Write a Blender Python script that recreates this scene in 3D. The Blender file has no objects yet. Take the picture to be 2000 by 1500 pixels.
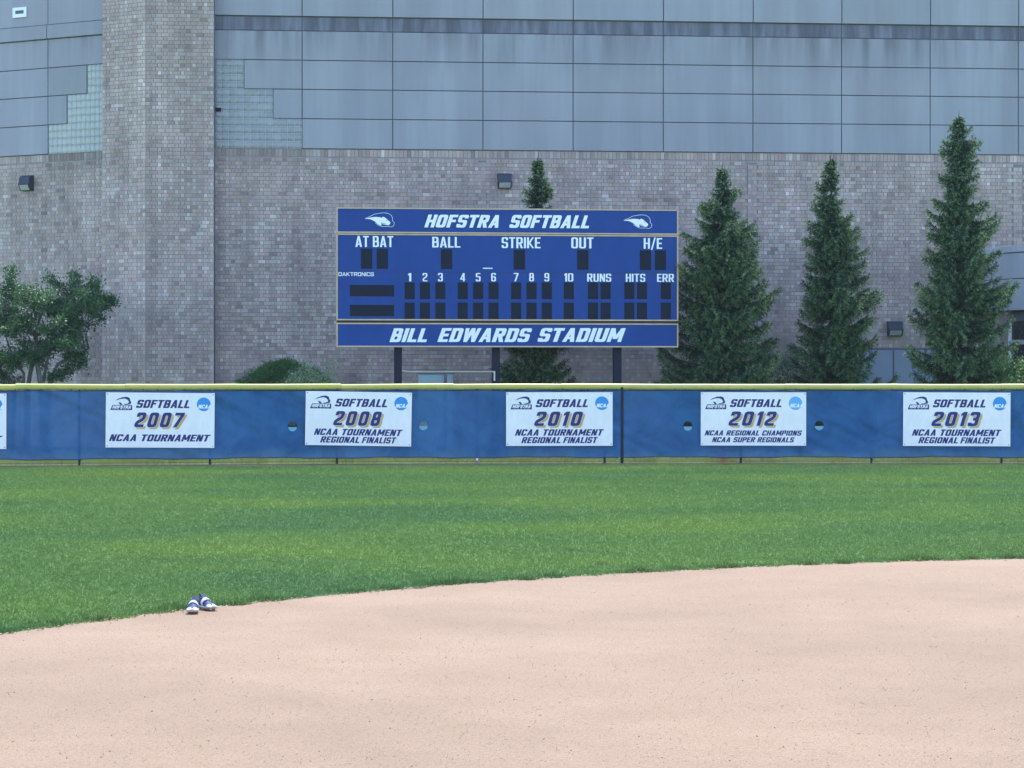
import bpy, math, random
import numpy as np
from mathutils import Vector, Matrix, noise
from mathutils.geometry import tessellate_polygon

R = math.radians
SC = bpy.context.scene
COL = SC.collection
random.seed(7)
rng = np.random.default_rng(11)

# ------------------------------------------------------------------ camera
EYE, FOC, HZ = 1.95, 4520.0, 735.0        # eye height (m), focal length and horizon row measured on the 2000 px photograph
cam_d = bpy.data.cameras.new('camera')
cam = bpy.data.objects.new('camera', cam_d)
COL.objects.link(cam)
cam.location = (0, 0, EYE)
cam.rotation_euler = (R(90), 0, 0)
cam_d.sensor_width = 36
cam_d.lens = FOC / 2000 * 36
cam_d.shift_y = (HZ - 750) / 2000
cam_d.clip_start = 0.5
cam_d.clip_end = 3000
SC.camera = cam

# ------------------------------------------------------------------ light
SUN_EL, SUN_AZ = R(66), R(14)             # high, behind the arena and a little to the right
w = bpy.data.worlds.new("World")
SC.world = w
w.use_nodes = True
nt = w.node_tree
bg = nt.nodes['Background']
sky = nt.nodes.new('ShaderNodeTexSky')
sky.sky_type = 'NISHITA'
sky.sun_disc = False
sky.sun_elevation = SUN_EL
sky.sun_rotation = SUN_AZ
sky.air_density = 1.0
sky.dust_density = 0.6
sky.ozone_density = 2.5
nt.links.new(sky.outputs[0], bg.inputs[0])
bg.inputs[1].default_value = 0.15
sd = bpy.data.lights.new('sun', 'SUN')
sd.energy = 2.0
sd.angle = R(0.6)
sd.color = (1.0, 0.95, 0.88)
sun = bpy.data.objects.new('sun', sd)
COL.objects.link(sun)
d = Vector((math.sin(SUN_AZ) * math.cos(SUN_EL), math.cos(SUN_AZ) * math.cos(SUN_EL), math.sin(SUN_EL)))
sun.rotation_euler = d.to_track_quat('Z', 'Y').to_euler()
sun.location = d * 60
SC.view_settings.view_transform = 'Standard'
SC.view_settings.look = 'None'
SC.view_settings.exposure = 1.9
SC.view_settings.gamma = 1
SC.view_settings.use_curve_mapping = False
SC.cycles.max_bounces = 8
SC.cycles.transparent_max_bounces = 16

HAZE = 0.0002

# ------------------------------------------------------------------ helpers
def px2w(px, py, Y):
    return Vector(((px - 1000) * Y / FOC, Y, EYE - (py - HZ) * Y / FOC))

class Plane:
    """vertical plane through two measured ground points; s runs left to right, n looks at the viewer"""
    def __init__(self, px0, Y0, px1, Y1):
        a = Vector(((px0 - 1000) * Y0 / FOC, Y0, 0)); b = Vector(((px1 - 1000) * Y1 / FOC, Y1, 0))
        self.o, self.u = a, (b - a).normalized()
        self.n = Vector((self.u.y, -self.u.x, 0))
        self.ang = math.atan2(self.u.y, self.u.x)
        self.len = (b - a).length
    def s(self, px):
        k = (px - 1000) / FOC
        # o.x + s u.x = k (o.y + s u.y)
        return (k * self.o.y - self.o.x) / (self.u.x - k * self.u.y)
    def z(self, px, py):
        Y = self.o.y + self.s(px) * self.u.y
        return EYE - (py - HZ) * Y / FOC
    def pt(self, s, z, out=0.0):
        p = self.o + self.u * s + self.n * out
        return Vector((p.x, p.y, z))

def new_mesh(name, V, F, mat=None, cols=None, smooth=False, mats=None, midx=None):
    me = bpy.data.meshes.new(name)
    V = np.asarray(V, dtype=np.float32)
    if isinstance(F, np.ndarray) and F.ndim == 2:
        n, k = F.shape
        me.vertices.add(len(V)); me.vertices.foreach_set('co', V.ravel())
        me.loops.add(n * k); me.loops.foreach_set('vertex_index', F.astype(np.int32).ravel())
        me.polygons.add(n)
        me.polygons.foreach_set('loop_start', np.arange(0, n * k, k, dtype=np.int32))
        me.update(calc_edges=True)
    else:
        me.from_pydata([tuple(map(float, v)) for v in V], [], [tuple(int(i) for i in f) for f in F])
    if cols is not None:      # per vertex colour
        ca = me.color_attributes.new('Col', 'FLOAT_COLOR', 'POINT')
        c = np.ones((len(V), 4), dtype=np.float32); c[:, :cols.shape[1]] = cols
        ca.data.foreach_set('color', c.ravel())
    if mats:
        for m in mats: me.materials.append(m)
        if midx is not None: me.polygons.foreach_set('material_index', np.asarray(midx, dtype=np.int32))
    elif mat: me.materials.append(mat)
    me.polygons.foreach_set('use_smooth', np.full(len(me.polygons), bool(smooth)))
    me.update()
    return me

def link(name, me, parent=None, loc=None, rotz=None, **kw):
    o = bpy.data.objects.new(name, me)
    COL.objects.link(o)
    if parent: o.parent = parent
    if loc is not None: o.location = loc
    if rotz is not None: o.rotation_euler = (0, 0, rotz)
    for k, v in kw.items(): o[k] = v
    return o

def thing(name, label, cat, loc=(0, 0, 0), rotz=0, group=None):
    o = link(name, None, None, loc, rotz, label=label, category=cat)
    if group: o['group'] = group
    o.empty_display_size = 0.2
    return o

class MB:
    """collects simple shapes into one mesh"""
    def __init__(self): self.v = []; self.f = []
    def add(self, vs, fs):
        b = len(self.v); self.v += [tuple(v) for v in vs]; self.f += [tuple(i + b for i in f) for f in fs]; return self
    def box(self, x0, y0, z0, x1, y1, z1, bev=0.0):
        if bev <= 0:
            vs = [(x, y, z) for z in (z0, z1) for y in (y0, y1) for x in (x0, x1)]
            return self.add(vs, [(0, 2, 3, 1), (4, 5, 7, 6), (0, 1, 5, 4), (2, 6, 7, 3), (0, 4, 6, 2), (1, 3, 7, 5)])
        c = Vector(((x0+x1)/2, (y0+y1)/2, (z0+z1)/2)); h = Vector(((x1-x0)/2, (y1-y0)/2, (z1-z0)/2))
        vs = []; idx = {}
        for sx in (-1, 1):
            for sy in (-1, 1):
                for sz in (-1, 1):
                    for ax in range(3):
                        p = [sx * (h.x - bev), sy * (h.y - bev), sz * (h.z - bev)]
                        p[ax] += (sx, sy, sz)[ax] * bev
                        idx[(sx, sy, sz, ax)] = len(vs); vs.append((c.x + p[0], c.y + p[1], c.z + p[2]))
        fs = []
        for ax in range(3):
            o = [a for a in range(3) if a != ax]
            for s in (-1, 1):
                q = []
                for a, b in ((-1, -1), (1, -1), (1, 1), (-1, 1)):
                    k = [0, 0, 0]; k[ax] = s; k[o[0]] = a; k[o[1]] = b; q.append(idx[(k[0], k[1], k[2], ax)])
                fs.append(q if (s > 0) == (ax != 1) else q[::-1])
            for a in (-1, 1):
                for b in (-1, 1):
                    q = []
                    for t, axx in ((-1, o[0]), (1, o[0]), (1, o[1]), (-1, o[1])):
                        k = [0, 0, 0]; k[ax] = t; k[o[0]] = a; k[o[1]] = b; q.append(idx[(k[0], k[1], k[2], axx)])
                    fs.append(q)
        for sx in (-1, 1):
            for sy in (-1, 1):
                for sz in (-1, 1): fs.append([idx[(sx, sy, sz, ax)] for ax in range(3)])
        return self.add(vs, fs)
    def tube(self, pts, rad, n=8, cap=True):
        pts = [Vector(p) for p in pts]
        if not hasattr(rad, '__len__'): rad = [rad] * len(pts)
        vs = []
        up = Vector((0.13, 0.21, 1)).normalized()
        for i, p in enumerate(pts):
            t = (pts[min(i + 1, len(pts) - 1)] - pts[max(i - 1, 0)]).normalized()
            a = t.cross(up)
            if a.length < 0.2: a = t.cross(Vector((1, 0.1, 0)))
            a.normalize(); b = t.cross(a)
            for k in range(n):
                th = 2 * math.pi * k / n
                vs.append(p + (a * math.cos(th) + b * math.sin(th)) * rad[i])
        fs = []
        for i in range(len(pts) - 1):
            for k in range(n):
                k2 = (k + 1) % n
                fs.append((i * n + k, i * n + k2, (i + 1) * n + k2, (i + 1) * n + k))
        if cap: fs += [tuple(range(n))[::-1], tuple(range((len(pts) - 1) * n, len(pts) * n))]
        return self.add(vs, fs)
    def poly(self, pts, y, sc=1.0):
        """flat polygon(s) in xz at depth y; pts = [outer, hole, ...]"""
        rings = [[Vector((p[0], p[1], 0)) for p in r] for r in pts]
        flat = [p for r in rings for p in r]
        tris = tessellate_polygon(rings)
        fs = []
        for t in tris:
            a, b, c = (flat[i] for i in t)
            cr = (b.x - a.x) * (c.y - a.y) - (b.y - a.y) * (c.x - a.x)
            fs.append(tuple(t) if cr > 0 else tuple(t)[::-1])
        return self.add([(p.x, y, p.y) for p in flat], fs)
    def build(self, name, mat, parent=None, smooth=False, loc=None, rotz=None, **kw):
        return link(name, new_mesh(name, self.v, self.f, mat, smooth=smooth), parent, loc, rotz, **kw)
    def mesh(self, name, mat, smooth=False): return new_mesh(name, self.v, self.f, mat, smooth=smooth)

# ------------------------------------------------------------------ materials
def N(nt, t, **kw):
    n = nt.nodes.new(t)
    for k, v in kw.items():
        if k in ('inp',):
            for kk, vv in v.items(): n.inputs[kk].default_value = vv
        else: setattr(n, k, v)
    return n

def mat(name, col, rough=0.7, spec=0.5, metal=0.0, nscale=0, namt=0.0, stretch=(1, 1, 1), bump=0.0, bscale=60, attr=None, grime=None, trans=0.0, drip=None):
    m = bpy.data.materials.new(name); m.use_nodes = True
    nt = m.node_tree; b = nt.nodes['Principled BSDF']
    b.inputs['Roughness'].default_value = rough
    b.inputs['Specular IOR Level'].default_value = spec
    b.inputs['Metallic'].default_value = metal
    b.inputs['Base Color'].default_value = (*col, 1)
    tc = N(nt, 'ShaderNodeNewGeometry')
    out = None
    if attr:
        a = N(nt, 'ShaderNodeAttribute', attribute_name=attr); out = a.outputs['Color']
    else:
        r = N(nt, 'ShaderNodeRGB'); r.outputs[0].default_value = (*col, 1); out = r.outputs[0]
    def mul(out, fac_sock):
        x = N(nt, 'ShaderNodeMix', data_type='RGBA', blend_type='MULTIPLY'); x.inputs[0].default_value = 1
        nt.links.new(out, x.inputs[6]); nt.links.new(fac_sock, x.inputs[7]); return x.outputs[2]
    def noise_val(scale, stretch, lo, hi, detail=5, f0=.3, f1=.7):
        mp = N(nt, 'ShaderNodeMapping'); mp.inputs['Scale'].default_value = stretch
        nt.links.new(tc.outputs['Position'], mp.inputs[0])
        nz = N(nt, 'ShaderNodeTexNoise'); nz.inputs['Scale'].default_value = scale; nz.inputs['Detail'].default_value = detail
        nt.links.new(mp.outputs[0], nz.inputs['Vector'])
        mr = N(nt, 'ShaderNodeMapRange'); mr.inputs[1].default_value = f0; mr.inputs[2].default_value = f1
        mr.inputs[3].default_value = lo; mr.inputs[4].default_value = hi
        nt.links.new(nz.outputs['Fac'], mr.inputs[0]); return mr.outputs[0]
    if namt: out = mul(out, noise_val(nscale, stretch, 1 - namt, 1 + namt))
    if grime:
        for (sc_, st_, lo, f0, f1) in grime: out = mul(out, noise_val(sc_, st_, lo, 1.0, 4, f0, f1))
    if drip:        # rain streaks running down from a ledge at height drip[1], fading out at drip[0]
        sx_ = N(nt, 'ShaderNodeSeparateXYZ'); nt.links.new(tc.outputs['Position'], sx_.inputs[0])
        m1 = N(nt, 'ShaderNodeMapRange'); m1.inputs[1].default_value = drip[0]; m1.inputs[2].default_value = drip[1]; m1.inputs[3].default_value = 0; m1.inputs[4].default_value = 1
        nt.links.new(sx_.outputs[2], m1.inputs[0])
        lt_ = N(nt, 'ShaderNodeMath', operation='LESS_THAN'); lt_.inputs[1].default_value = drip[1]; nt.links.new(sx_.outputs[2], lt_.inputs[0])
        m2 = N(nt, 'ShaderNodeMath', operation='MULTIPLY'); nt.links.new(m1.outputs[0], m2.inputs[0]); nt.links.new(lt_.outputs[0], m2.inputs[1])
        st = noise_val(1.0, (2.4, 2.4, .22), 0, drip[2], 6, .44, .66)
        m3 = N(nt, 'ShaderNodeMath', operation='MULTIPLY'); nt.links.new(m2.outputs[0], m3.inputs[0]); nt.links.new(st, m3.inputs[1])
        m4 = N(nt, 'ShaderNodeMath', operation='SUBTRACT'); m4.inputs[0].default_value = 1; nt.links.new(m3.outputs[0], m4.inputs[1])
        out = mul(out, m4.outputs[0])
    nt.links.new(out, b.inputs['Base Color'])
    if bump:
        nz = N(nt, 'ShaderNodeTexNoise'); nz.inputs['Scale'].default_value = bscale; nz.inputs['Detail'].default_value = 6
        nt.links.new(tc.outputs['Position'], nz.inputs['Vector'])
        bp = N(nt, 'ShaderNodeBump'); bp.inputs['Strength'].default_value = bump; bp.inputs['Distance'].default_value = 0.02
        nt.links.new(nz.outputs['Fac'], bp.inputs['Height']); nt.links.new(bp.outputs[0], b.inputs['Normal'])
    if trans:
        t = N(nt, 'ShaderNodeBsdfTranslucent'); mx = N(nt, 'ShaderNodeMixShader'); mx.inputs[0].default_value = trans
        o = nt.nodes['Material Output']
        nt.links.new(out, t.inputs[0]); nt.links.new(b.outputs[0], mx.inputs[1]); nt.links.new(t.outputs[0], mx.inputs[2])
        nt.links.new(mx.outputs[0], o.inputs[0])
    return m

M = {}
M['brick'] = mat('brick', (.3, .24, .22), .9, .2, attr='Col', grime=[(.55, (1.6, 1.6, .35), .80, .42, .62), (3.2, (1, 1, .5), .84, .35, .55)], bump=.25, bscale=45)
M['mortar'] = mat('mortar', (.30, .262, .26), .95, .1, nscale=3, namt=.15)
M['panel'] = mat('precast_panel', (.33, .37, .43), .62, .35, attr='Col', grime=[(.9, (1.6, 1.6, .16), .88, .40, .62), (.35, (1, 1, .6), .93, .4, .6), (4, (2, 2, .1), .965, .4, .6)], drip=(10.0, 11.26, .42))
M['band'] = mat('dark_stained_band', (.19, .195, .24), .75, .3, grime=[(1.3, (2.6, 2.6, .4), .62, .42, .6), (7, (2, 2, .12), .85, .4, .6)])  # base colour darker than the panels, with stain streaks over it
M['joint'] = mat('joint_sealant', (.13, .14, .165), .9, .1)
M['glass_block'] = mat('glass_block', (.3, .38, .4), .22, .6, attr='Col', nscale=9, namt=.06)
M['grout'] = mat('grout', (.36, .39, .40), .8, .2)
M['sb_blue'] = mat('scoreboard_blue', (.011, .053, .24), .6, .2, nscale=1.2, namt=.05, grime=[(4, (1, 1, .3), .93, .4, .6)])
M['digit'] = mat('digit_face', (.009, .014, .028), .7, .12, nscale=4, namt=.1)
M['frame'] = mat('frame_bronze', (.46, .35, .23), .45, .4, metal=.25, nscale=5, namt=.12)
M['frame_dark'] = mat('frame_shadow_gap', (.05, .045, .05), .7, .2)
M['sb_white'] = mat('vinyl_white', (.80, .83, .86), .5, .3)
M['post'] = mat('post_navy', (.008, .012, .03), .6, .2, nscale=3, namt=.15)
M['sign'] = mat('sign_white', (.80, .77, .79), .4, .35, nscale=1.5, namt=.03, grime=[(9, (1, 1, .4), .95, .4, .6)])
M['navy'] = mat('sign_navy', (.022, .025, .15), .5, .3)
M['tan'] = mat('sign_tan', (.60, .38, .14), .5, .3)
M['ncaa'] = mat('sign_sky_blue', (.03, .26, .62), .5, .3)
M['ncaa_pale'] = mat('sign_faded_blue', (.12, .40, .72), .5, .3)
M['grommet'] = mat('grommet', (.25, .25, .25), .4, .5, metal=.7)
M['cap'] = mat('cap_yellow', (.52, .47, .12), .38, .45, nscale=4, namt=.07, trans=.12)
M['black'] = mat('black_metal', (.012, .014, .02), .55, .3)
M['wire'] = mat('chain_link', (.02, .025, .028), .6, .4, metal=.2)
M['tie'] = mat('cable_tie', (.01, .01, .012), .5, .3)
M['lamp'] = mat('lamp_bronze', (.03, .04, .06), .5, .35)
M['lens'] = mat('lamp_lens', (.42, .44, .42), .25, .5, nscale=8, namt=.1)
M['door'] = mat('steel_door', (.23, .28, .36), .5, .35, nscale=2, namt=.05)
M['dark_glass'] = mat('dark_glass', (.008, .012, .012), .05, .8)
M['mullion'] = mat('mullion', (.42, .46, .5), .4, .4, metal=.3)
M['white_frame'] = mat('white_frame', (.8, .8, .8), .5, .3)
M['cabinet'] = mat('cabinet_blue', (.30, .43, .52), .5, .35, nscale=2, namt=.06)
M['galv'] = mat('galvanised', (.5, .52, .5), .4, .4, metal=.5)
M['cone'] = mat('cone_orange', (.72, .13, .05), .6, .3, nscale=20, namt=.15)
M['bark'] = mat('bark', (.035, .033, .030), .9, .15, nscale=14, namt=.35, stretch=(1, 1, .3), bump=.5, bscale=30)
M['bark_grey'] = mat('bark_grey', (.11, .11, .11), .9, .15, nscale=12, namt=.3, stretch=(1, 1, .3), bump=.5, bscale=30)
M['needles'] = mat('needles', (.03, .07, .03), .6, .3, attr='Col', trans=.25)
M['leaves'] = mat('leaves', (.05, .1, .03), .5, .4, attr='Col', trans=.28)
M['weeds'] = mat('weeds', (.12, .16, .05), .6, .3, attr='Col', trans=.3)
M['shoe_blue'] = mat('shoe_blue', (.010, .028, .125), .6, .3, nscale=60, namt=.25)
M['shoe_dark'] = mat('shoe_dark', (.012, .016, .05), .6, .3)
M['shoe_white'] = mat('shoe_white', (.50, .48, .46), .5, .3, nscale=40, namt=.04)
M['shoe_sole'] = mat('shoe_sole', (.36, .29, .25), .7, .2, nscale=30, namt=.15)
M['stud'] = mat('stud', (.10, .07, .06), .5, .3)
M['pebble'] = mat('pebble', (.4, .3, .25), .9, .2, attr='Col')
M['dead'] = mat('dead_wood', (.55, .52, .45), .9, .1)
M['marker'] = mat('marker_paint', (.30, .16, .14), .7, .3)

def grass_mat(name, blade):
    m = bpy.data.materials.new(name); m.use_nodes = True
    nt = m.node_tree; b = nt.nodes['Principled BSDF']
    b.inputs['Roughness'].default_value = .85; b.inputs['Specular IOR Level'].default_value = .08
    g = N(nt, 'ShaderNodeNewGeometry')
    def nz(scale, st, detail=4):
        mp = N(nt, 'ShaderNodeMapping'); mp.inputs['Scale'].default_value = st
        nt.links.new(g.outputs['Position'], mp.inputs[0])
        n = N(nt, 'ShaderNodeTexNoise'); n.inputs['Scale'].default_value = scale; n.inputs['Detail'].default_value = detail
        nt.links.new(mp.outputs[0], n.inputs['Vector']); return n.outputs['Fac']
    r1 = N(nt, 'ShaderNodeValToRGB')
    e = r1.color_ramp.elements
    e[0].position = .38; e[0].color = (.066, .134, .046, 1)
    e[1].position = .64; e[1].color = (.104, .172, .042, 1)
    nt.links.new(nz(.26, (.7, 1, 1), 6), r1.inputs[0])
    mr = N(nt, 'ShaderNodeMapRange'); mr.inputs[1].default_value = .3; mr.inputs[2].default_value = .7; mr.inputs[3].default_value = .86; mr.inputs[4].default_value = 1.16
    nt.links.new(nz(5.0, (1, 1, 1), 6), mr.inputs[0])
    mx = N(nt, 'ShaderNodeMix', data_type='RGBA', blend_type='MULTIPLY'); mx.inputs[0].default_value = 1
    nt.links.new(r1.outputs[0], mx.inputs[6]); nt.links.new(mr.outputs[0], mx.inputs[7])
    out = mx.outputs[2]
    if blade:
        a = N(nt, 'ShaderNodeAttribute', attribute_name='Col')
        m2 = N(nt, 'ShaderNodeMix', data_type='RGBA', blend_type='MULTIPLY'); m2.inputs[0].default_value = 1
        nt.links.new(out, m2.inputs[6]); nt.links.new(a.outputs['Color'], m2.inputs[7]); out = m2.outputs[2]
        t = N(nt, 'ShaderNodeBsdfTranslucent'); ms = N(nt, 'ShaderNodeMixShader'); ms.inputs[0].default_value = .48
        nt.links.new(out, t.inputs[0]); nt.links.new(b.outputs[0], ms.inputs[1]); nt.links.new(t.outputs[0], ms.inputs[2])
        nt.links.new(ms.outputs[0], nt.nodes['Material Output'].inputs[0])
    else:
        n2 = N(nt, 'ShaderNodeTexNoise'); n2.inputs['Scale'].default_value = 45; n2.inputs['Detail'].default_value = 6
        nt.links.new(g.outputs['Position'], n2.inputs['Vector'])
        bp = N(nt, 'ShaderNodeBump'); bp.inputs['Strength'].default_value = .8; bp.inputs['Distance'].default_value = .03
        nt.links.new(n2.outputs['Fac'], bp.inputs['Height']); nt.links.new(bp.outputs[0], b.inputs['Normal'])
    nt.links.new(out, b.inputs['Base Color'])
    return m
M['turf'] = grass_mat('turf', False)
M['blade'] = grass_mat('grass_blade', True)

def dirt_mat():
    m = bpy.data.materials.new('infield_clay'); m.use_nodes = True
    nt = m.node_tree; b = nt.nodes['Principled BSDF']
    b.inputs['Roughness'].default_value = .95; b.inputs['Specular IOR Level'].default_value = .15
    g = N(nt, 'ShaderNodeNewGeometry')
    def nz(scale, detail, st=(1, 1, 1), rough=.6):
        mp = N(nt, 'ShaderNodeMapping'); mp.inputs['Scale'].default_value = st
        nt.links.new(g.outputs['Position'], mp.inputs[0])
        n = N(nt, 'ShaderNodeTexNoise'); n.inputs['Scale'].default_value = scale; n.inputs['Detail'].default_value = detail; n.inputs['Roughness'].default_value = rough
        nt.links.new(mp.outputs[0], n.inputs['Vector']); return n.outputs['Fac']
    r = N(nt, 'ShaderNodeValToRGB'); e = r.color_ramp.elements
    e[0].position = .32; e[0].color = (.256, .178, .120, 1); e[1].position = .68; e[1].color = (.284, .199, .138, 1)
    nt.links.new(nz(1.3, 9, rough=.7), r.inputs[0])
    def mulr(out, sock, f0, f1, lo, hi):
        mr = N(nt, 'ShaderNodeMapRange'); mr.inputs[1].default_value = f0; mr.inputs[2].default_value = f1; mr.inputs[3].default_value = lo; mr.inputs[4].default_value = hi
        nt.links.new(sock, mr.inputs[0])
        mx = N(nt, 'ShaderNodeMix', data_type='RGBA', blend_type='MULTIPLY'); mx.inputs[0].default_value = 1
        nt.links.new(out, mx.inputs[6]); nt.links.new(mr.outputs[0], mx.inputs[7]); return mx.outputs[2]
    out = mulr(r.outputs[0], nz(62, 4, (1, .6, 1), rough=.9), .3, .7, .74, 1.26)
    out = mulr(out, nz(28, 5, rough=.75), .3, .7, .92, 1.08)
    out = mulr(out, nz(2.2, 8, (1, 2.4, 1), .75), .60, .72, 1.0, .87)
    out = mulr(out, nz(.23, 4, (1, 1, 1), .6), .38, .6, .90, 1.03)
    nt.links.new(out, b.inputs['Base Color'])
    bp = N(nt, 'ShaderNodeBump'); bp.inputs['Strength'].default_value = .8; bp.inputs['Distance'].default_value = .008
    nt.links.new(nz(110, 6, rough=.75), bp.inputs['Height'])
    bp2 = N(nt, 'ShaderNodeBump'); bp2.inputs['Strength'].default_value = .22; bp2.inputs['Distance'].default_value = .02
    nt.links.new(nz(9, 5, (1, 1.6, 1)), bp2.inputs['Height']); nt.links.new(bp.outputs[0], bp2.inputs['Normal'])
    nt.links.new(bp2.outputs[0], b.inputs['Normal'])
    return m
M['dirt'] = dirt_mat()

def screen_mat():
    m = bpy.data.materials.new('windscreen_mesh'); m.use_nodes = True
    nt = m.node_tree; b = nt.nodes['Principled BSDF']; o = nt.nodes['Material Output']
    b.inputs['Roughness'].default_value = .6; b.inputs['Specular IOR Level'].default_value = .3
    g = N(nt, 'ShaderNodeNewGeometry')
    n = N(nt, 'ShaderNodeTexNoise'); n.inputs['Scale'].default_value = 1.5; n.inputs['Detail'].default_value = 9; n.inputs['Roughness'].default_value = .68; n.inputs['Distortion'].default_value = .6
    nt.links.new(g.outputs['Position'], n.inputs['Vector'])
    r = N(nt, 'ShaderNodeValToRGB'); e = r.color_ramp.elements
    e[0].position = .3; e[0].color = (.004, .068, .22, 1); e[1].position = .7; e[1].color = (.028, .145, .35, 1)
    nt.links.new(n.outputs['Fac'], r.inputs[0])
    nt.links.new(r.outputs[0], b.inputs['Base Color'])
    t = N(nt, 'ShaderNodeBsdfTranslucent'); nt.links.new(r.outputs[0], t.inputs[0])
    a = N(nt, 'ShaderNodeMixShader'); a.inputs[0].default_value = .12
    nt.links.new(b.outputs[0], a.inputs[1]); nt.links.new(t.outputs[0], a.inputs[2])
    tr = N(nt, 'ShaderNodeBsdfTransparent')
    c = N(nt, 'ShaderNodeMixShader'); c.inputs[0].default_value = .18
    nt.links.new(a.outputs[0], c.inputs[1]); nt.links.new(tr.outputs[0], c.inputs[2]); nt.links.new(c.outputs[0], o.inputs[0])
    return m
M['screen'] = screen_mat()

# ------------------------------------------------------------------ lettering: glyphs drawn as outlines (height 1)
def fillet(pts, rad, n=4):
    out = []; L = len(pts)
    for i, p in enumerate(pts):
        r = rad[i]
        if r <= 1e-4: out.append(p); continue
        a, b = pts[i - 1], pts[(i + 1) % L]
        va = (a[0] - p[0], a[1] - p[1]); vb = (b[0] - p[0], b[1] - p[1])
        la, lb = math.hypot(*va), math.hypot(*vb)
        k = min(r, la * .48, lb * .48)
        p0 = (p[0] + va[0] / la * k, p[1] + va[1] / la * k); p1 = (p[0] + vb[0] / lb * k, p[1] + vb[1] / lb * k)
        for j in range(n + 1):
            t = j / n
            out.append(tuple((1 - t) ** 2 * p0[q] + 2 * t * (1 - t) * (p[q] * .92 + (p0[q] + p1[q]) * .04) + t * t * p1[q] for q in (0, 1)))
    return out
def rr(x0, y0, x1, y1, r, left=True, right=True):
    rl = r if left else 0; rt = r if right else 0
    return fillet([(x0, y0), (x1, y0), (x1, y1), (x0, y1)], [rl, rt, rt, rl])
def stroke(path, a, b, r):
    """outline of an axis-aligned (or diagonal) path; vertical parts are a wide, level parts b thick"""
    segs = []
    for p, q in zip(path, path[1:]):
        dx, dy = q[0] - p[0], q[1] - p[1]; l = math.hypot(dx, dy); dx /= l; dy /= l
        t = b / 2 if abs(dy) < .2 else a / 2
        segs.append((p, q, dx, dy, t))
    def side(sg):
        pts = []; rad = []
        for i in range(len(path)):
            if i == 0 or i == len(path) - 1:
                p, q, dx, dy, t = segs[0 if i == 0 else -1]
                c = p if i == 0 else q
                pts.append((c[0] - dy * t * sg, c[1] + dx * t * sg)); rad.append(0)
            else:
                A, B = segs[i - 1], segs[i]
                p1 = (A[0][0] - A[3] * A[4] * sg, A[0][1] + A[2] * A[4] * sg); p2 = (B[0][0] - B[3] * B[4] * sg, B[0][1] + B[2] * B[4] * sg)
                det = A[2] * B[3] - A[3] * B[2]
                u = ((p2[0] - p1[0]) * B[3] - (p2[1] - p1[1]) * B[2]) / det
                pts.append((p1[0] + A[2] * u, p1[1] + A[3] * u))
                outer = (det * sg) < 0
                rad.append(r if outer else max(r * .35, .015))
        return pts, rad
    l, lr = side(1); q, qr = side(-1)
    return fillet(l + q[::-1], lr + qr[::-1])
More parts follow.
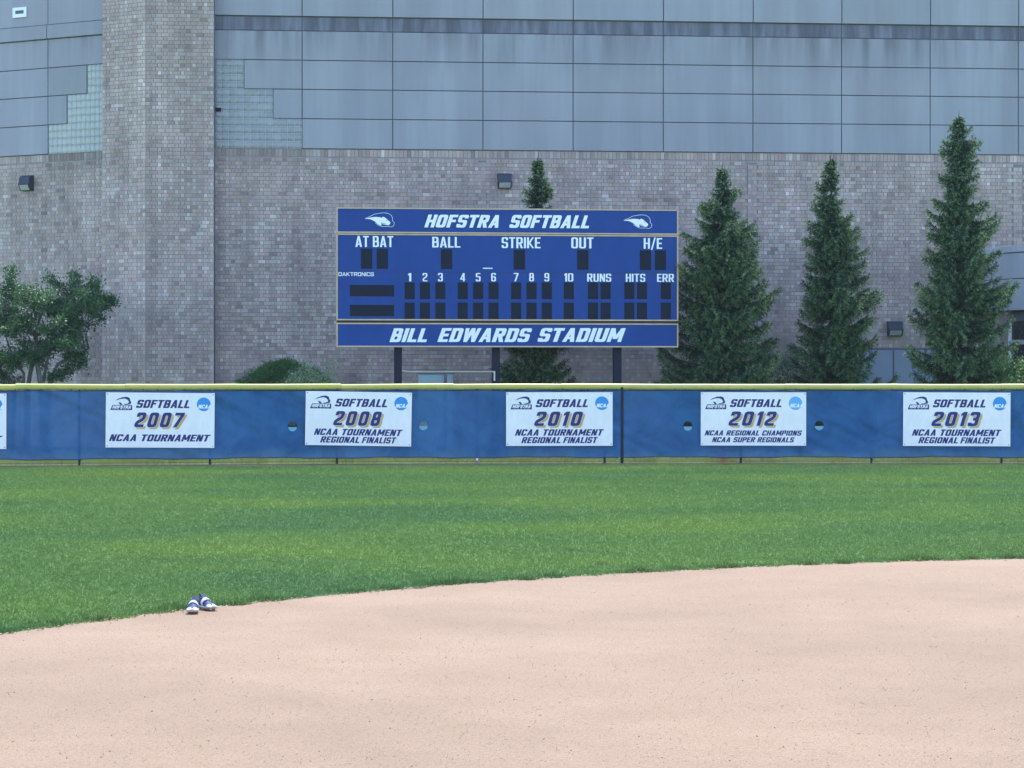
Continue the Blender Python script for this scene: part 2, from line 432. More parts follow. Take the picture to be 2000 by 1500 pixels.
def glyph(ch, w, a, b, r):
    l, Rr, T, B = a / 2, w - a / 2, 1 - b / 2, b / 2
    ring = lambda x0, y0, x1, y1, left=True: [rr(x0, y0, x1, y1, r, left), rr(x0 + a, y0 + b, x1 - a, y1 - b, r * .5, left)]
    rect = lambda x0, y0, x1, y1: [[(x0, y0), (x1, y0), (x1, y1), (x0, y1)]]
    S = lambda *p: [stroke(list(p), a, b, r)]
    if ch in 'O0': return [ring(0, 0, w, 1)], w
    if ch == 'D': return [ring(0, 0, w, 1, False)], w
    if ch == 'C': return [S((Rr, .68), (Rr, T), (l, T), (l, B), (Rr, B), (Rr, .32))], w
    if ch == 'G': return [S((Rr, .7), (Rr, T), (l, T), (l, B), (Rr, B), (Rr, .46), (w * .5, .46))], w
    if ch == 'S': return [S((Rr, .72), (Rr, T), (l, T), (l, .5), (Rr, .5), (Rr, B), (l, B), (l, .28))], w
    if ch == 'U': return [S((l, 1), (l, B), (Rr, B), (Rr, 1))], w
    if ch == 'L': return [rect(0, 0, a, 1), rect(a, 0, w * .86, b)], w * .86
    if ch == 'I': return [rect(0, 0, a, 1)], a
    if ch == 'T': return [rect(0, 1 - b, w * .95, 1), rect(w * .475 - a / 2, 0, w * .475 + a / 2, 1 - b)], w * .95
    if ch == 'F': return [rect(0, 0, a, 1), rect(a, 1 - b, w * .88, 1), rect(a, .42, w * .8, .42 + b)], w * .88
    if ch == 'E': return [rect(0, 0, a, 1), rect(a, 1 - b, w * .88, 1), rect(a, .5 - b / 2, w * .8, .5 + b / 2), rect(a, 0, w * .88, b)], w * .88
    if ch == 'H': return [rect(0, 0, a, 1), rect(w - a, 0, w, 1), rect(a, .5 - b / 2, w - a, .5 + b / 2)], w
    if ch == 'P': return [ring(0, .38, w, 1, False), rect(0, 0, a, .38)], w
    if ch == 'R': return [ring(0, .40, w, 1, False), rect(0, 0, a, .40), [[(w * .42, .40), (w * 1.02 - a, 0), (w * 1.04, 0), (w * .42 + a, .40)]]], w * 1.02
    if ch == 'B': return [ring(0, .5 - b / 2, w * .96, 1, False), ring(0, 0, w, .5 + b / 2, False)], w
    if ch == 'A':
        W = w * 1.08
        return [[[(0, 0), (a, 0), (W / 2 + a * .35, 1), (W / 2 - a * .5, 1)]], [[(W - a, 0), (W, 0), (W / 2 + a * .5, 1), (W / 2 - a * .35, 1)]], rect(W * .22, .2, W * .78, .2 + b * .85)], W
    if ch == 'N': return [rect(0, 0, a * .9, 1), rect(w - a * .9, 0, w, 1), [[(0, 1), (w - a * 1.1, 0), (w, 0), (a * 1.1, 1)]]], w
    if ch == 'M':
        W = w * 1.28
        return [rect(0, 0, a * .9, 1), rect(W - a * .9, 0, W, 1), [[(0, 1), (W / 2 - a * .5, .22), (W / 2 + a * .4, .22), (a, 1)]], [[(W, 1), (W - a, 1), (W / 2 - a * .4, .22), (W / 2 + a * .5, .22)]]], W
    if ch == 'W':
        W = w * 1.42; q = W / 4
        f = lambda x0, x1: [[(x0 - a * .45, 1), (x1 - a * .45, 0), (x1 + a * .45, 0), (x0 + a * .45, 1)]]
        return [f(a * .45, q), f(W / 2, q), f(W / 2, 3 * q), f(W - a * .45, 3 * q)], W
    if ch == 'K': return [rect(0, 0, a, 1), [[(a * .9, .36), (w - a * .9, 1), (w * 1.05, 1), (a * .9, .62 - b * .4 + .02)][:0] + [(a, .3), (a, .58), (w - a * .7, 1), (w * 1.06, 1)]], [[(w * .42, .58), (w * 1.08, 0), (w - a * .6, 0), (w * .30, .42)]]], w * 1.05
    if ch == '1': return [rect(a * .55, 0, a * 1.55, 1), [[(a * .55, 1), (0, .86), (0, .70), (a * .55, .76)]]], a * 1.55
    if ch == '2': return [S((l, .70), (l, T), (Rr, T), (Rr, .58), (l, .30), (l, B), (w, B))], w
    if ch == '3': return [S((l, .74), (l, T), (Rr, T), (Rr, .5 + .02), (w * .38, .5)), S((w * .38, .5), (Rr, .5), (Rr, B), (l, B), (l, .26))], w
    if ch == '4': return [rect(w - a * 1.35, 0, w - a * .35, 1), rect(0, .2, w, .2 + b), [[(0, .2 + b), (a * .9, .2 + b), (w - a * .5, 1), (w - a * 1.35, 1)]]], w
    if ch == '5': return [S((w * .95, T), (l, T), (l, .56), (Rr, .56), (Rr, B), (l, B), (l, .26))], w
    if ch == '6': return [ring(0, 0, w, .60), S((Rr, .76), (Rr, T), (l, T), (l, .30))], w
    if ch == '9': return [ring(0, .40, w, 1), S((l, .24), (l, B), (Rr, B), (Rr, .70))], w
    if ch == '7': return [rect(0, 1 - b, w, 1), [[(w, 1 - b), (w - a * 1.1, 1 - b), (w * .12, 0), (w * .12 + a * 1.05, 0)]]], w
    if ch == '8': return [ring(w * .03, .5 - b / 2, w * .97, 1), ring(0, 0, w, .5 + b / 2)], w
    if ch == '/': return [[[(0, -.1), (a * .75, -.1), (w * .8, 1.05), (w * .8 - a * .75, 1.05)]]], w * .8
    return [], w * .45

FONT = {'heavy': dict(w=.66, a=.25, b=.195, r=.17, gap=.085, sh=.29),
        'thin_heavy': dict(w=.66, a=.20, b=.16, r=.15, gap=.10, sh=.29),
        'year': dict(w=.66, a=.245, b=.20, r=.20, gap=.24, sh=.29),
        'condensed': dict(w=.47, a=.15, b=.125, r=.15, gap=.075, sh=0),
        'wide': dict(w=.95, a=.2, b=.17, r=.15, gap=.14, sh=0)}
def text(mb, s, x0, x1, z0, h, y, font='heavy', grow=0, dx=0, dz=0):
    f = FONT[font]; items = []; x = 0
    for ch in s:
        if ch == ' ': x += f['w'] * .5; continue
        g, adv = glyph(ch, f['w'], f['a'] + grow, f['b'] + grow, f['r'])
        items.append((g, x)); x += adv + f['gap']
    tot = x - f['gap'] + f['sh']
    k = (x1 - x0) / tot
    j = 0
    for g, gx in items:
        for piece in g:
            mb.poly([[(x0 + dx + (gx + p[0] + f['sh'] * p[1]) * k, z0 + dz + p[1] * h) for p in ring] for ring in piece], y - .0004 * (j % 4))
            j += 1
    return mb

# ------------------------------------------------------------------ ground
arc = [(px, 8814.0 / (py - HZ)) for px, py in ((0, 1240), (200, 1213), (400, 1185), (500, 1173), (700, 1155), (1000, 1137), (1300, 1118), (1500, 1106), (1700, 1098), (2000, 1090))]
arc = [((px - 1000) * Y / FOC, Y) for px, Y in arc]
# least squares circle through the measured edge of the infield
A = np.array([[2 * x, 2 * y, 1] for x, y in arc]); bb = np.array([x * x + y * y for x, y in arc])
cx, cy, cc = np.linalg.lstsq(A, bb, rcond=None)[0]
RAD = math.sqrt(cc + cx * cx + cy * cy)
print('infield circle', cx, cy, RAD)
def edge_noise(th):
    return .05 * noise.noise(Vector((th * 9, 3, 0))) + .035 * noise.noise(Vector((th * 37, 1, 0)))

def sheet(name, x0, y0, x1, y1, z, m):
    return MB().add([(x0, y0, z), (x1, y0, z), (x1, y1, z), (x0, y1, z)], [(0, 1, 2, 3)]).build(name, m, kind='structure')
sheet('ground', -600, -300, 600, 1500, -.012, M['turf'])
# infield dirt: disc sheet
ths = np.linspace(0, 2 * math.pi, 721)[:-1]
mbd = MB()
ring = [(cx + (RAD + edge_noise(t)) * math.cos(t), cy + (RAD + edge_noise(t)) * math.sin(t), 0) for t in ths]
mbd.add([(cx, cy, 0)] + ring, [(0, 1 + i, 1 + (i + 1) % 720) for i in range(720)])
mbd.build('infield_dirt', M['dirt'], kind='structure')

# fence line (polyline in plan)
FPX = [(-700, 48.9), (0, 50.35), (600, 51.5), (1215, 51.9), (2000, 51.9), (2700, 51.0)]
FP = [Vector(((p - 1000) * Y / FOC, Y, 0)) for p, Y in FPX]
flen = [0]
for p, q in zip(FP, FP[1:]): flen.append(flen[-1] + (q - p).length)
def fpos(s):
    s = max(0, min(flen[-1] - 1e-4, s))
    for i in range(len(FP) - 1):
        if s <= flen[i + 1]:
            t = (s - flen[i]) / (flen[i + 1] - flen[i]); u = (FP[i + 1] - FP[i]).normalized()
            return FP[i].lerp(FP[i + 1], t), u
def fs(px):
    for i in range(len(FP) - 1):
        if FPX[i][0] <= px <= FPX[i + 1][0] or i == len(FP) - 2:
            k = (px - 1000) / FOC; o = FP[i]; u = (FP[i + 1] - o).normalized()
            return flen[i] + (k * o.y - o.x) / (u.x - k * u.y)
# bare strip along the fence
mbs = MB(); n = 240
vs = []
for i in range(n + 1):
    s = flen[-1] * i / n; p, u = fpos(s); nn = Vector((u.y, -u.x, 0))
    a = p + nn * (.95 + .25 * noise.noise(Vector((s * 1.3, 0, 0)))); b_ = p - nn * (.02 + .05 * noise.noise(Vector((s * 2, 5, 0))))
    vs += [(a.x, a.y, .004), (b_.x, b_.y, .004)]
mbs.add(vs, [(2 * i, 2 * i + 2, 2 * i + 3, 2 * i + 1) for i in range(n)])
M['bare'] = mat('bare_earth', (.13, .10, .085), .95, .1, nscale=6, namt=.3, bump=.6, bscale=20)
mbs.build('fence_dirt_strip', M['bare'], kind='structure')
# paved/mulch bed at the foot of the arena
# ------------------------------------------------------------------ grass blades
def blades(xy, h, wd, lean, cols, z0=0.0):
    n = len(xy)
    az = rng.uniform(0, 2 * math.pi, n); la = rng.uniform(0, 2 * math.pi, n); ln = lean * rng.random(n)
    V = np.zeros((n, 3, 3), dtype=np.float32)
    dx, dy = np.cos(az) * wd / 2, np.sin(az) * wd / 2
    V[:, 0, 0] = xy[:, 0] - dx; V[:, 0, 1] = xy[:, 1] - dy
    V[:, 1, 0] = xy[:, 0] + dx; V[:, 1, 1] = xy[:, 1] + dy
    V[:, 2, 0] = xy[:, 0] + np.cos(la) * h * ln; V[:, 2, 1] = xy[:, 1] + np.sin(la) * h * ln; V[:, 2, 2] = h
    V[:, :, 2] += z0
    F = np.arange(n * 3, dtype=np.int32).reshape(n, 3)
    C = np.repeat(cols[:, None, :], 3, 1).reshape(-1, 3)
    return V.reshape(-1, 3), F, C
def field_points(total):
    out = []
    Y = 12 + (51.0 - 12) * rng.random(total * 3) ** 1.35
    X = (rng.random(total * 3) * 2 - 1) * (Y * .2213 + 1.2)
    rr_ = np.hypot(X - cx, Y - cy); th = np.arctan2(Y - cy, X - cx)
    keep = rr_ > RAD + .045 * np.sin(th * 90) * np.sin(th * 37 + 1) + .03 * np.sin(th * 211)
    fl = np.interp(X, [p.x for p in FP], [p.y for p in FP]) - .85 - .2 * rng.random(total * 3)
    keep &= Y < fl
    P = np.stack([X, Y], 1)[keep]
    return P[:total]
P = field_points(640000)
n = len(P)
h = (.013 + .013 * rng.random(n)); wd = (.006 + .00020 * P[:, 1]) * (.7 + .5 * rng.random(n))
b0 = rng.random(n)
C = np.ones((n, 3)) * (.97 + .16 * b0)[:, None]
pale = rng.random(n) < .006
C[pale] = np.array([2.3, 1.7, 2.6]) * (.6 + .7 * rng.random(pale.sum()))[:, None]
h[pale] *= 1.25
V1, F1, C1 = blades(P, h, wd, 1.7, C)
# longer ragged grass along the infield edge
m_ = 34000
th = rng.uniform(R(5), R(175), m_); rad = RAD + np.abs(rng.normal(0, .16, m_)) - .05 + .05 * np.sin(th * 90) * np.sin(th * 37 + 1) + .03 * np.sin(th * 211)
clump = .5 + .5 * np.sin(th * 133 + 2 * np.sin(th * 51))
E = np.stack([cx + rad * np.cos(th), cy + rad * np.sin(th)], 1)
k = (np.abs(E[:, 0]) < E[:, 1] * .2213 + 1.2) & (E[:, 1] > 11); E = E[k]; clump = clump[k]; th = th[k]; rad = rad[k]
h2 = (.014 + .060 * clump ** 2 * rng.random(len(E))); C2 = np.ones((len(E), 3)) * (.75 + .5 * rng.random(len(E)))[:, None] * (1.12 - .3 * clump)[:, None]
C2 *= np.where(rng.random(len(E)) < .10, 1, 0)[:, None] * np.array([1.6, .8, 1.3]) + 1
V2, F2, C2 = blades(E, h2, (.006 + .005 * clump), 1.2, C2)
V = np.concatenate([V1, V2]); F = np.concatenate([F1, F2 + len(V1)]); Cc = np.concatenate([C1, C2])
link('outfield_grass', new_mesh('outfield_grass', V, F, M['blade'], Cc), kind='stuff', label='mown green outfield grass between the clay infield and the blue fence')
# dry clippings on the dirt edge
m_ = 3200
th = rng.uniform(R(5), R(175), m_); rad = RAD - np.abs(rng.normal(0, .10, m_))
E = np.stack([cx + rad * np.cos(th), cy + rad * np.sin(th)], 1); E = E[(np.abs(E[:, 0]) < E[:, 1] * .2213 + 1)]
n = len(E); az = rng.uniform(0, 6.28, n); L = .012 + .03 * rng.random(n)
V = np.zeros((n, 3, 3)); V[:, 0, :2] = E; V[:, 1, :2] = E + np.stack([np.cos(az) * L, np.sin(az) * L], 1); V[:, 2, :2] = E + np.stack([np.cos(az + .3) * L * .6, np.sin(az + .3) * L * .6], 1)
V[:, :, 2] = .006; V[:, 1, 2] = .012; V[:, 2, 2] = .016
C = np.where(rng.random((n, 1)) < .6, np.array([[.40, .34, .24]]), np.array([[.16, .15, .07]]))
link('dry_clippings', new_mesh('dry_clippings', V.reshape(-1, 3), np.arange(n * 3).reshape(n, 3), M['pebble'], np.repeat(C, 3, 0)), kind='stuff', label='dry straw coloured clippings scattered on the clay beside the grass edge')
# weeds behind the fence
n = 90000
Xw = rng.uniform(-15, 16, n); Yw = np.interp(Xw, [p.x for p in FP], [p.y for p in FP]) + .1 + 9.5 * rng.random(n) ** 1.6
P = np.stack([Xw, Yw], 1)
hh = (.07 + .14 * rng.random(n) ** 2) * (.6 + .7 * (np.sin(Xw * 2.1) * np.sin(Xw * .73 + 1) > -.1))
C = np.array([.27, .36, .10]) * (.6 + .8 * rng.random(n))[:, None]
dry = rng.random(n) < .28; C[dry] = np.array([.50, .49, .26]) * (.7 + .5 * rng.random(dry.sum()))[:, None]
V, F, C = blades(P, hh, .013 * np.ones(n), 1.0, C)
link('weeds', new_mesh('weeds', V, F, M['weeds'], C), kind='stuff', label='unmown yellow green weeds and grass behind the fence')
# pebbles
n = 90000
Y = 10.6 + 13.5 * rng.random(n) ** 1.2; X = (rng.random(n) * 2 - 1) * (Y * .2213 + .6)
k = np.hypot(X - cx, Y - cy) < RAD - .03; X = X[k]; Y = Y[k]; n = len(X)
r = .0015 + .0030 * rng.random(n) ** 4 + np.where(rng.random(n) < .006, .005, 0)
base = np.array([(1, 0, 0), (-.4, .9, 0), (-.5, -.8, 0), (.05, 0, .8)], dtype=float)
V = base[None] * r[:, None, None]
az = rng.uniform(0, 6.28, n); ca, sa = np.cos(az), np.sin(az)
Vx = V[:, :, 0] * ca[:, None] - V[:, :, 1] * sa[:, None]; Vy = V[:, :, 0] * sa[:, None] + V[:, :, 1] * ca[:, None]
V = np.stack([Vx + X[:, None], Vy + Y[:, None], V[:, :, 2] + .0005], 2).reshape(-1, 3)
F = (np.array([(0, 1, 3), (1, 2, 3), (2, 0, 3)])[None] + (np.arange(n) * 4)[:, None, None]).reshape(-1, 3)
g = rng.random(n)
C = np.where(g[:, None] < .35, np.array([[.36, .29, .24]]), np.where(g[:, None] < .975, np.array([[.215, .152, .108]]), np.array([[.10, .07, .05]])))
link('pebbles', new_mesh('pebbles', V, F, M['pebble'], np.repeat(C, 4, 0)), kind='stuff', label='fine pebbles and grit scattered over the pink infield clay')

# ------------------------------------------------------------------ arena building
MW = Plane(590, 62.25, 2000, 64.05)            # main wall
LW = Plane(0, 64.6, 200, 62.95)                # angled wall left of the tower
ang = MW.ang
TF = Plane(285, 61.45, 418, 61.45 + .12)       # tower front
TL = Plane(200, 62.2, 285, 61.45)              # tower angled side
WG = Plane(1926, 63.7, 2000, 62.4)             # entrance wing
arena = thing('arena_building', 'large grey panelled arena with speckled brick lower wall and tall brick tower behind the outfield', 'building', (0, 0, 0))
ZB = 8.07                                       # top of the brick, foot of the panels

CP, LP = .1016, .2032                           # course and brick pitch
def brick_colors(n, light):
    c = np.array([.475, .372, .338])[None] * (1 + .06 * rng.standard_normal((n, 1)).clip(-2, 2))
    c *= 1 + .025 * rng.standard_normal((n, 3))
    t = rng.random(n)
    c[t < .07] *= .78
    c[(t > .10) & (t < .17)] = np.array([.44, .345, .31]) * (1 + .1 * rng.standard_normal(((t > .10) & (t < .17)).sum()))[:, None]
    li = light
    c[li] = np.array([.545, .465, .43]) * (1 + .10 * rng.standard_normal(li.sum()))[:, None]
    return c.clip(.03, .8)
def lay_bricks(s0, s1, z0, z1, skip=None, density=.3):
    """rows (sa, sb, za, zb, light) of bricks on a wall; courses mix stretchers and pale headers"""
    rows = []
    k = int(round(z0 / CP)); 
    while (k + 1) * CP <= z1 + 1e-6:
        z = k * CP
        flem = (noise.noise(Vector((k * .37, s0, 1))) > -.35)
        x = s0 - (k % 2) * (LP * (.75 if flem else .5)) - (LP if flem else 0)
        i = 0
        while x < s1:
            if flem:
                L = LP * .5 if i % 2 else LP
            else: L = LP
            a, b = max(x, s0) + .0058, min(x + L, s1) - .0058
            if b - a > .02 and not (skip and skip((a + b) / 2, z + CP / 2)):
                q = noise.noise(Vector((x * .5, z * .8, s0 * 3))) 
                lt = random.random() < ((.46 + .6 * q) if (flem and i % 2) else .04 + .10 * q)
                rows.append((a, b, z + .0045, z + CP - .0045, lt))
            x += L; i += 1
        k += 1
    return rows
def soldier(s0, s1, z0, z1):
    rows = []; x = s0
    while x < s1:
        rows.append((x + .004, min(x + CP, s1) - .004, z0 + .005, z1 - .005, random.random() < .16)); x += CP
    return rows
def bricks_mesh(name, pl, rows, parent, stain_tone=None):
    a = np.array(rows, dtype=float); n = len(a)
    out = .010 + .004 * rng.random(n); sa, sb, za, zb = a[:, 0], a[:, 1], a[:, 2], a[:, 3]
    o = np.array(pl.o); u = np.array(pl.u); nn = np.array(pl.n)
    V = np.zeros((n, 8, 3))
    for i, (ss, zz, oo, ins) in enumerate([(sa, za, 0, 0), (sb, za, 0, 0), (sb, zb, 0, 0), (sa, zb, 0, 0), (sa, za, 1, 1), (sb, za, 1, -1), (sb, zb, 1, -1), (sa, zb, 1, 1)]):
        zi = .0015 * (1 if i in (4, 5) else -1 if i in (6, 7) else 0)
        p = o[None] + u[None] * (ss + .0015 * ins)[:, None] + nn[None] * (out * oo)[:, None]
        V[:, i] = p; V[:, i, 2] = zz + zi
    Fb = np.array([(4, 5, 6, 7), (0, 1, 5, 4), (3, 7, 6, 2), (0, 4, 7, 3), (1, 2, 6, 5)])
    F = (Fb[None] + (np.arange(n) * 8)[:, None, None]).reshape(-1, 4)
    c = brick_colors(n, a[:, 4] > .5)
    if stain_tone is not None:
        c *= np.array([stain_tone((x0 + x1) / 2, (z0_ + z1_) / 2) for x0, x1, z0_, z1_ in zip(sa, sb, za, zb)])[:, None]
    return link(name, new_mesh(name, V.reshape(-1, 3), F, M['brick'], np.repeat(c, 8, 0)), parent, kind='stuff')
def wall_backing(name, pl, s0, s1, z0, z1, depth=.3, parent=None, m='mortar', out=0.0):
    mb = MB()
    a, b = pl.pt(s0, z0, out), pl.pt(s1, z0, out); c, d_ = pl.pt(s1, z0, out - depth), pl.pt(s0, z0, out - depth)
    vs = [a, b, c, d_]; vs = vs + [Vector((v.x, v.y, z1)) for v in vs]
    mb.add(vs, [(0, 1, 5, 4), (1, 2, 6, 5), (2, 3, 7, 6), (3, 0, 4, 7), (4, 5, 6, 7), (3, 2, 1, 0)])
    return mb.build(name, M[m], parent)

sT = MW.s(418) ; sR = MW.s(2550)
# door opening and recessed strips in the main wall
door_s = (MW.s(1640), MW.s(1848)); DZ = MW.z(1744, 681)
strips = [(MW.s(931.5), MW.s(950.5)), (MW.s(1459.5), MW.s(1480)), (MW.s(1978), MW.s(1998)), (MW.s(2500), MW.s(2520))]
strip_top = MW.z(940, 315)
def in_open(s, z):
    if door_s[0] < s < door_s[1] and z < DZ: return True
    return any(a < s < b and z < strip_top for a, b in strips)
def stain_tone(s, z):
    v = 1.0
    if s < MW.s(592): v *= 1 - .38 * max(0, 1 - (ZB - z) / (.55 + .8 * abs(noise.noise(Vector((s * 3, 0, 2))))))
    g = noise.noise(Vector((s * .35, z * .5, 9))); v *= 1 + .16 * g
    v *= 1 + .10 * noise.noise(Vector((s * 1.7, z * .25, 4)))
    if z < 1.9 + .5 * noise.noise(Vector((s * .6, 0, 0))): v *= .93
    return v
bw = wall_backing('brick_wall', MW, sT - .3, sR, 0, ZB - .01, .35, arena)
rows = lay_bricks(sT, sR, 0, ZB - .21, in_open)
rows += soldier(sT, sR, ZB - .21, ZB - .008)
# close up area of single bricks between the tower and the scoreboard
c_s, c_z = MW.s(560), MW.z(560, 655)
rows.sort(key=lambda r_: max(abs((r_[0] + r_[1]) / 2 - c_s) / 1.45, abs((r_[2] + r_[3]) / 2 - c_z) / 1.25))
single, rest = rows[:298], rows[298:]
bricks_mesh('brick_courses', MW, rest, bw, stain_tone)
protos = {}
for r_ in single:
    L = round(r_[1] - r_[0], 3); key = (L, r_[4], random.randrange(6))
    if key not in protos:
        h_ = CP - .009; mb = MB(); x = .0015; o_ = .012
        mb.add([(0, 0, 0), (L, 0, 0), (L, 0, h_), (0, 0, h_), (x, -o_, x), (L - x, -o_, x), (L - x, -o_, h_ - x), (x, -o_, h_ - x)],
               [(4, 5, 6, 7), (0, 1, 5, 4), (3, 7, 6, 2), (0, 4, 7, 3), (1, 2, 6, 5)])
        c = brick_colors(1, np.array([bool(r_[4])]))
        protos[key] = new_mesh('brick', mb.v, mb.f, M['brick'], np.repeat(c, 8, 0))
    p = MW.pt(r_[0], r_[2]); link('brick', protos[key], bw, p, ang)
# recessed strips: fill with bricks set back
for a, b in strips:
    pass
srows = []
for a, b in strips: srows += lay_bricks(a + .012, b - .012, 0, strip_top - .02)
SB = Plane(590, 62.25, 2000, 64.05); SB.o = MW.pt(0, 0, -.006)
bricks_mesh('recessed_brick', SB, srows, bw, stain_tone)
for a, b in strips:
    mb = MB()
    for s_ in (a, b):
        vs = [MW.pt(s_ - .006, 0, .009), MW.pt(s_ + .006, 0, .009), MW.pt(s_ + .006, strip_top, .009), MW.pt(s_ - .006, strip_top, .009)]
        mb.add(vs, [(0, 1, 2, 3)])
    mb.add([MW.pt(a, strip_top - .01, .009), MW.pt(b, strip_top - .01, .009), MW.pt(b, strip_top + .005, .009), MW.pt(a, strip_top + .005, .009)], [(0, 1, 2, 3)])
    mb.build('expansion_joint', M['joint'], bw)
# left wall
LX = LW.s(-500)
lw = wall_backing('brick_wall', LW, LX, LW.s(212), 0, ZB - .01, .35, arena)
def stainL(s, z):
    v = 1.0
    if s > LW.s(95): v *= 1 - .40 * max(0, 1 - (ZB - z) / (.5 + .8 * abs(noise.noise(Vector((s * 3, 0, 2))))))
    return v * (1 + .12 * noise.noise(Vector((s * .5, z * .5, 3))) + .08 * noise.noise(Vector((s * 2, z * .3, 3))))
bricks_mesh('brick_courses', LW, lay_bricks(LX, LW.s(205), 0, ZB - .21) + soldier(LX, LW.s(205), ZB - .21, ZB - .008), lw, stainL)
# tower
ZT = 13.3
tower = MB()
tp = [TL.pt(0, 0), TL.pt(TL.len, 0), TF.pt(TF.len, 0), TF.pt(TF.len, 0, -1.2), TL.pt(0, 0, -1.2)]
vs = tp + [Vector((v.x, v.y, ZT)) for v in tp]
tower.add(vs, [(0, 1, 6, 5), (1, 2, 7, 6), (2, 3, 8, 7), (3, 4, 9, 8), (4, 0, 5, 9), (5, 6, 7, 8, 9)])
tw = tower.build('brick_tower', M['mortar'], arena)
def litT(s, z): return (1.12 + .10 * noise.noise(Vector((s * .8, z * .4, 3))) + .08 * noise.noise(Vector((s * 3, z * .3, 3)))) * (.9 if z < .5 else 1)  # angled side painted brighter, as if lit, plus random mottling
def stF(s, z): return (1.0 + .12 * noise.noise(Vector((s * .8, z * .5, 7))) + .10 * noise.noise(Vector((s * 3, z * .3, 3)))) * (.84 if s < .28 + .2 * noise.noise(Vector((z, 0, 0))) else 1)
bricks_mesh('brick_courses', TL, lay_bricks(0.002, TL.len - .002, 0, ZT), tw, litT)
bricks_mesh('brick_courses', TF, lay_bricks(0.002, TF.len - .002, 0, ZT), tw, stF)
# return side of the tower facing the main wall is thin: a dark strip paints in the shadow joint where they meet
mb = MB(); a = TF.pt(TF.len + .002, 0, .0); b_ = MW.pt(sT + .03, 0, .0)
mb.add([(a.x, a.y, 0), (b_.x, b_.y + .03, 0), (b_.x, b_.y + .03, ZT), (a.x, a.y, ZT)], [(0, 1, 2, 3)])
mb.build('corner_shadow_joint', M['joint'], tw)

# wall panels
rowz = [ZB, 8.875, 9.665, 10.445, 11.235]; band_z = (11.235, 11.65); topz = [11.65, 12.46, 13.27]
def panel(pl, sa, sb, za, zb, parent=None, out=.045, col=None, name='wall_panel'):
    g = .011
    mb = MB()
    mb.box(sa + g, -out, za + g, sb - g, .02, zb - g, .006)
    c = np.array([.325, .328, .362]) * random.uniform(.975, 1.025) * np.array([random.uniform(.985, 1.015), 1, random.uniform(.985, 1.015)]) if col is None else np.array(col)
    me = new_mesh(name, mb.v, mb.f, M['panel'], np.repeat(c[None], len(mb.v), 0))
    return link(name, me, parent or arena, (pl.o.x, pl.o.y, 0), pl.ang)
upper = wall_backing('panel_backing', MW, sT - .3, sR, ZB - .008, 13.3, .3, arena, 'joint', out=-.002)
upperL = wall_backing('panel_backing', LW, LX, LW.s(205), ZB - .008, 13.3, .3, arena, 'joint', out=-.002)
seams = [MW.s(p) for p in (418, 590, 767, 943, 1119, 1295, 1470, 1643, 1816, 1988)]
while seams[-1] < sR - 2.5: seams.append(seams[-1] + (seams[-1] - seams[-2]))
s476, s533 = MW.s(476.5), MW.s(533.5)
for i, (a, b) in enumerate(zip(seams, seams[1:])):
    for j in range(4):
        za, zb = rowz[j], rowz[j + 1]
        if i == 0:
            if j == 0: continue
            if j == 1: panel(MW, s533, b, za, zb); continue
            if j == 2: panel(MW, s476, b, za, zb); continue
        panel(MW, a, b, za, zb)
    panel(MW, a, b, topz[0] - .03, topz[1], out=.085)
    panel(MW, a, b, topz[1], topz[2], out=.085)
    mb = MB(); mb.box(a + .008, -.03, band_z[0] + .012, b - .008, .02, band_z[1] - .045, .004)
    mb.build('panel_band', M['band'], arena, loc=(MW.o.x, MW.o.y, 0), rotz=ang)
seamsL = [LX, LW.s(-175), LW.s(-36), LW.s(95.5), LW.s(205)]
sl132, sl172 = LW.s(132.5), LW.s(171.5)
for i, (a, b) in enumerate(zip(seamsL, seamsL[1:])):
    for j in range(4):
        za, zb = rowz[j], rowz[j + 1]
        if i == 3:
            if j == 0: continue
            if j == 1: panel(LW, a, sl132, za, zb); continue
            if j == 2: panel(LW, a, sl172, za, zb); continue
        panel(LW, a, b, za, zb, col=(.36, .35, .395))
    panel(LW, a, b, topz[0] - .02, topz[1], col=(.36, .35, .395)); panel(LW, a, b, topz[1], topz[2], col=(.36, .35, .395))
    panel(LW, a, b, band_z[0] + .0, band_z[1] - .02, out=.10, col=(.345, .34, .38), name='panel_band')
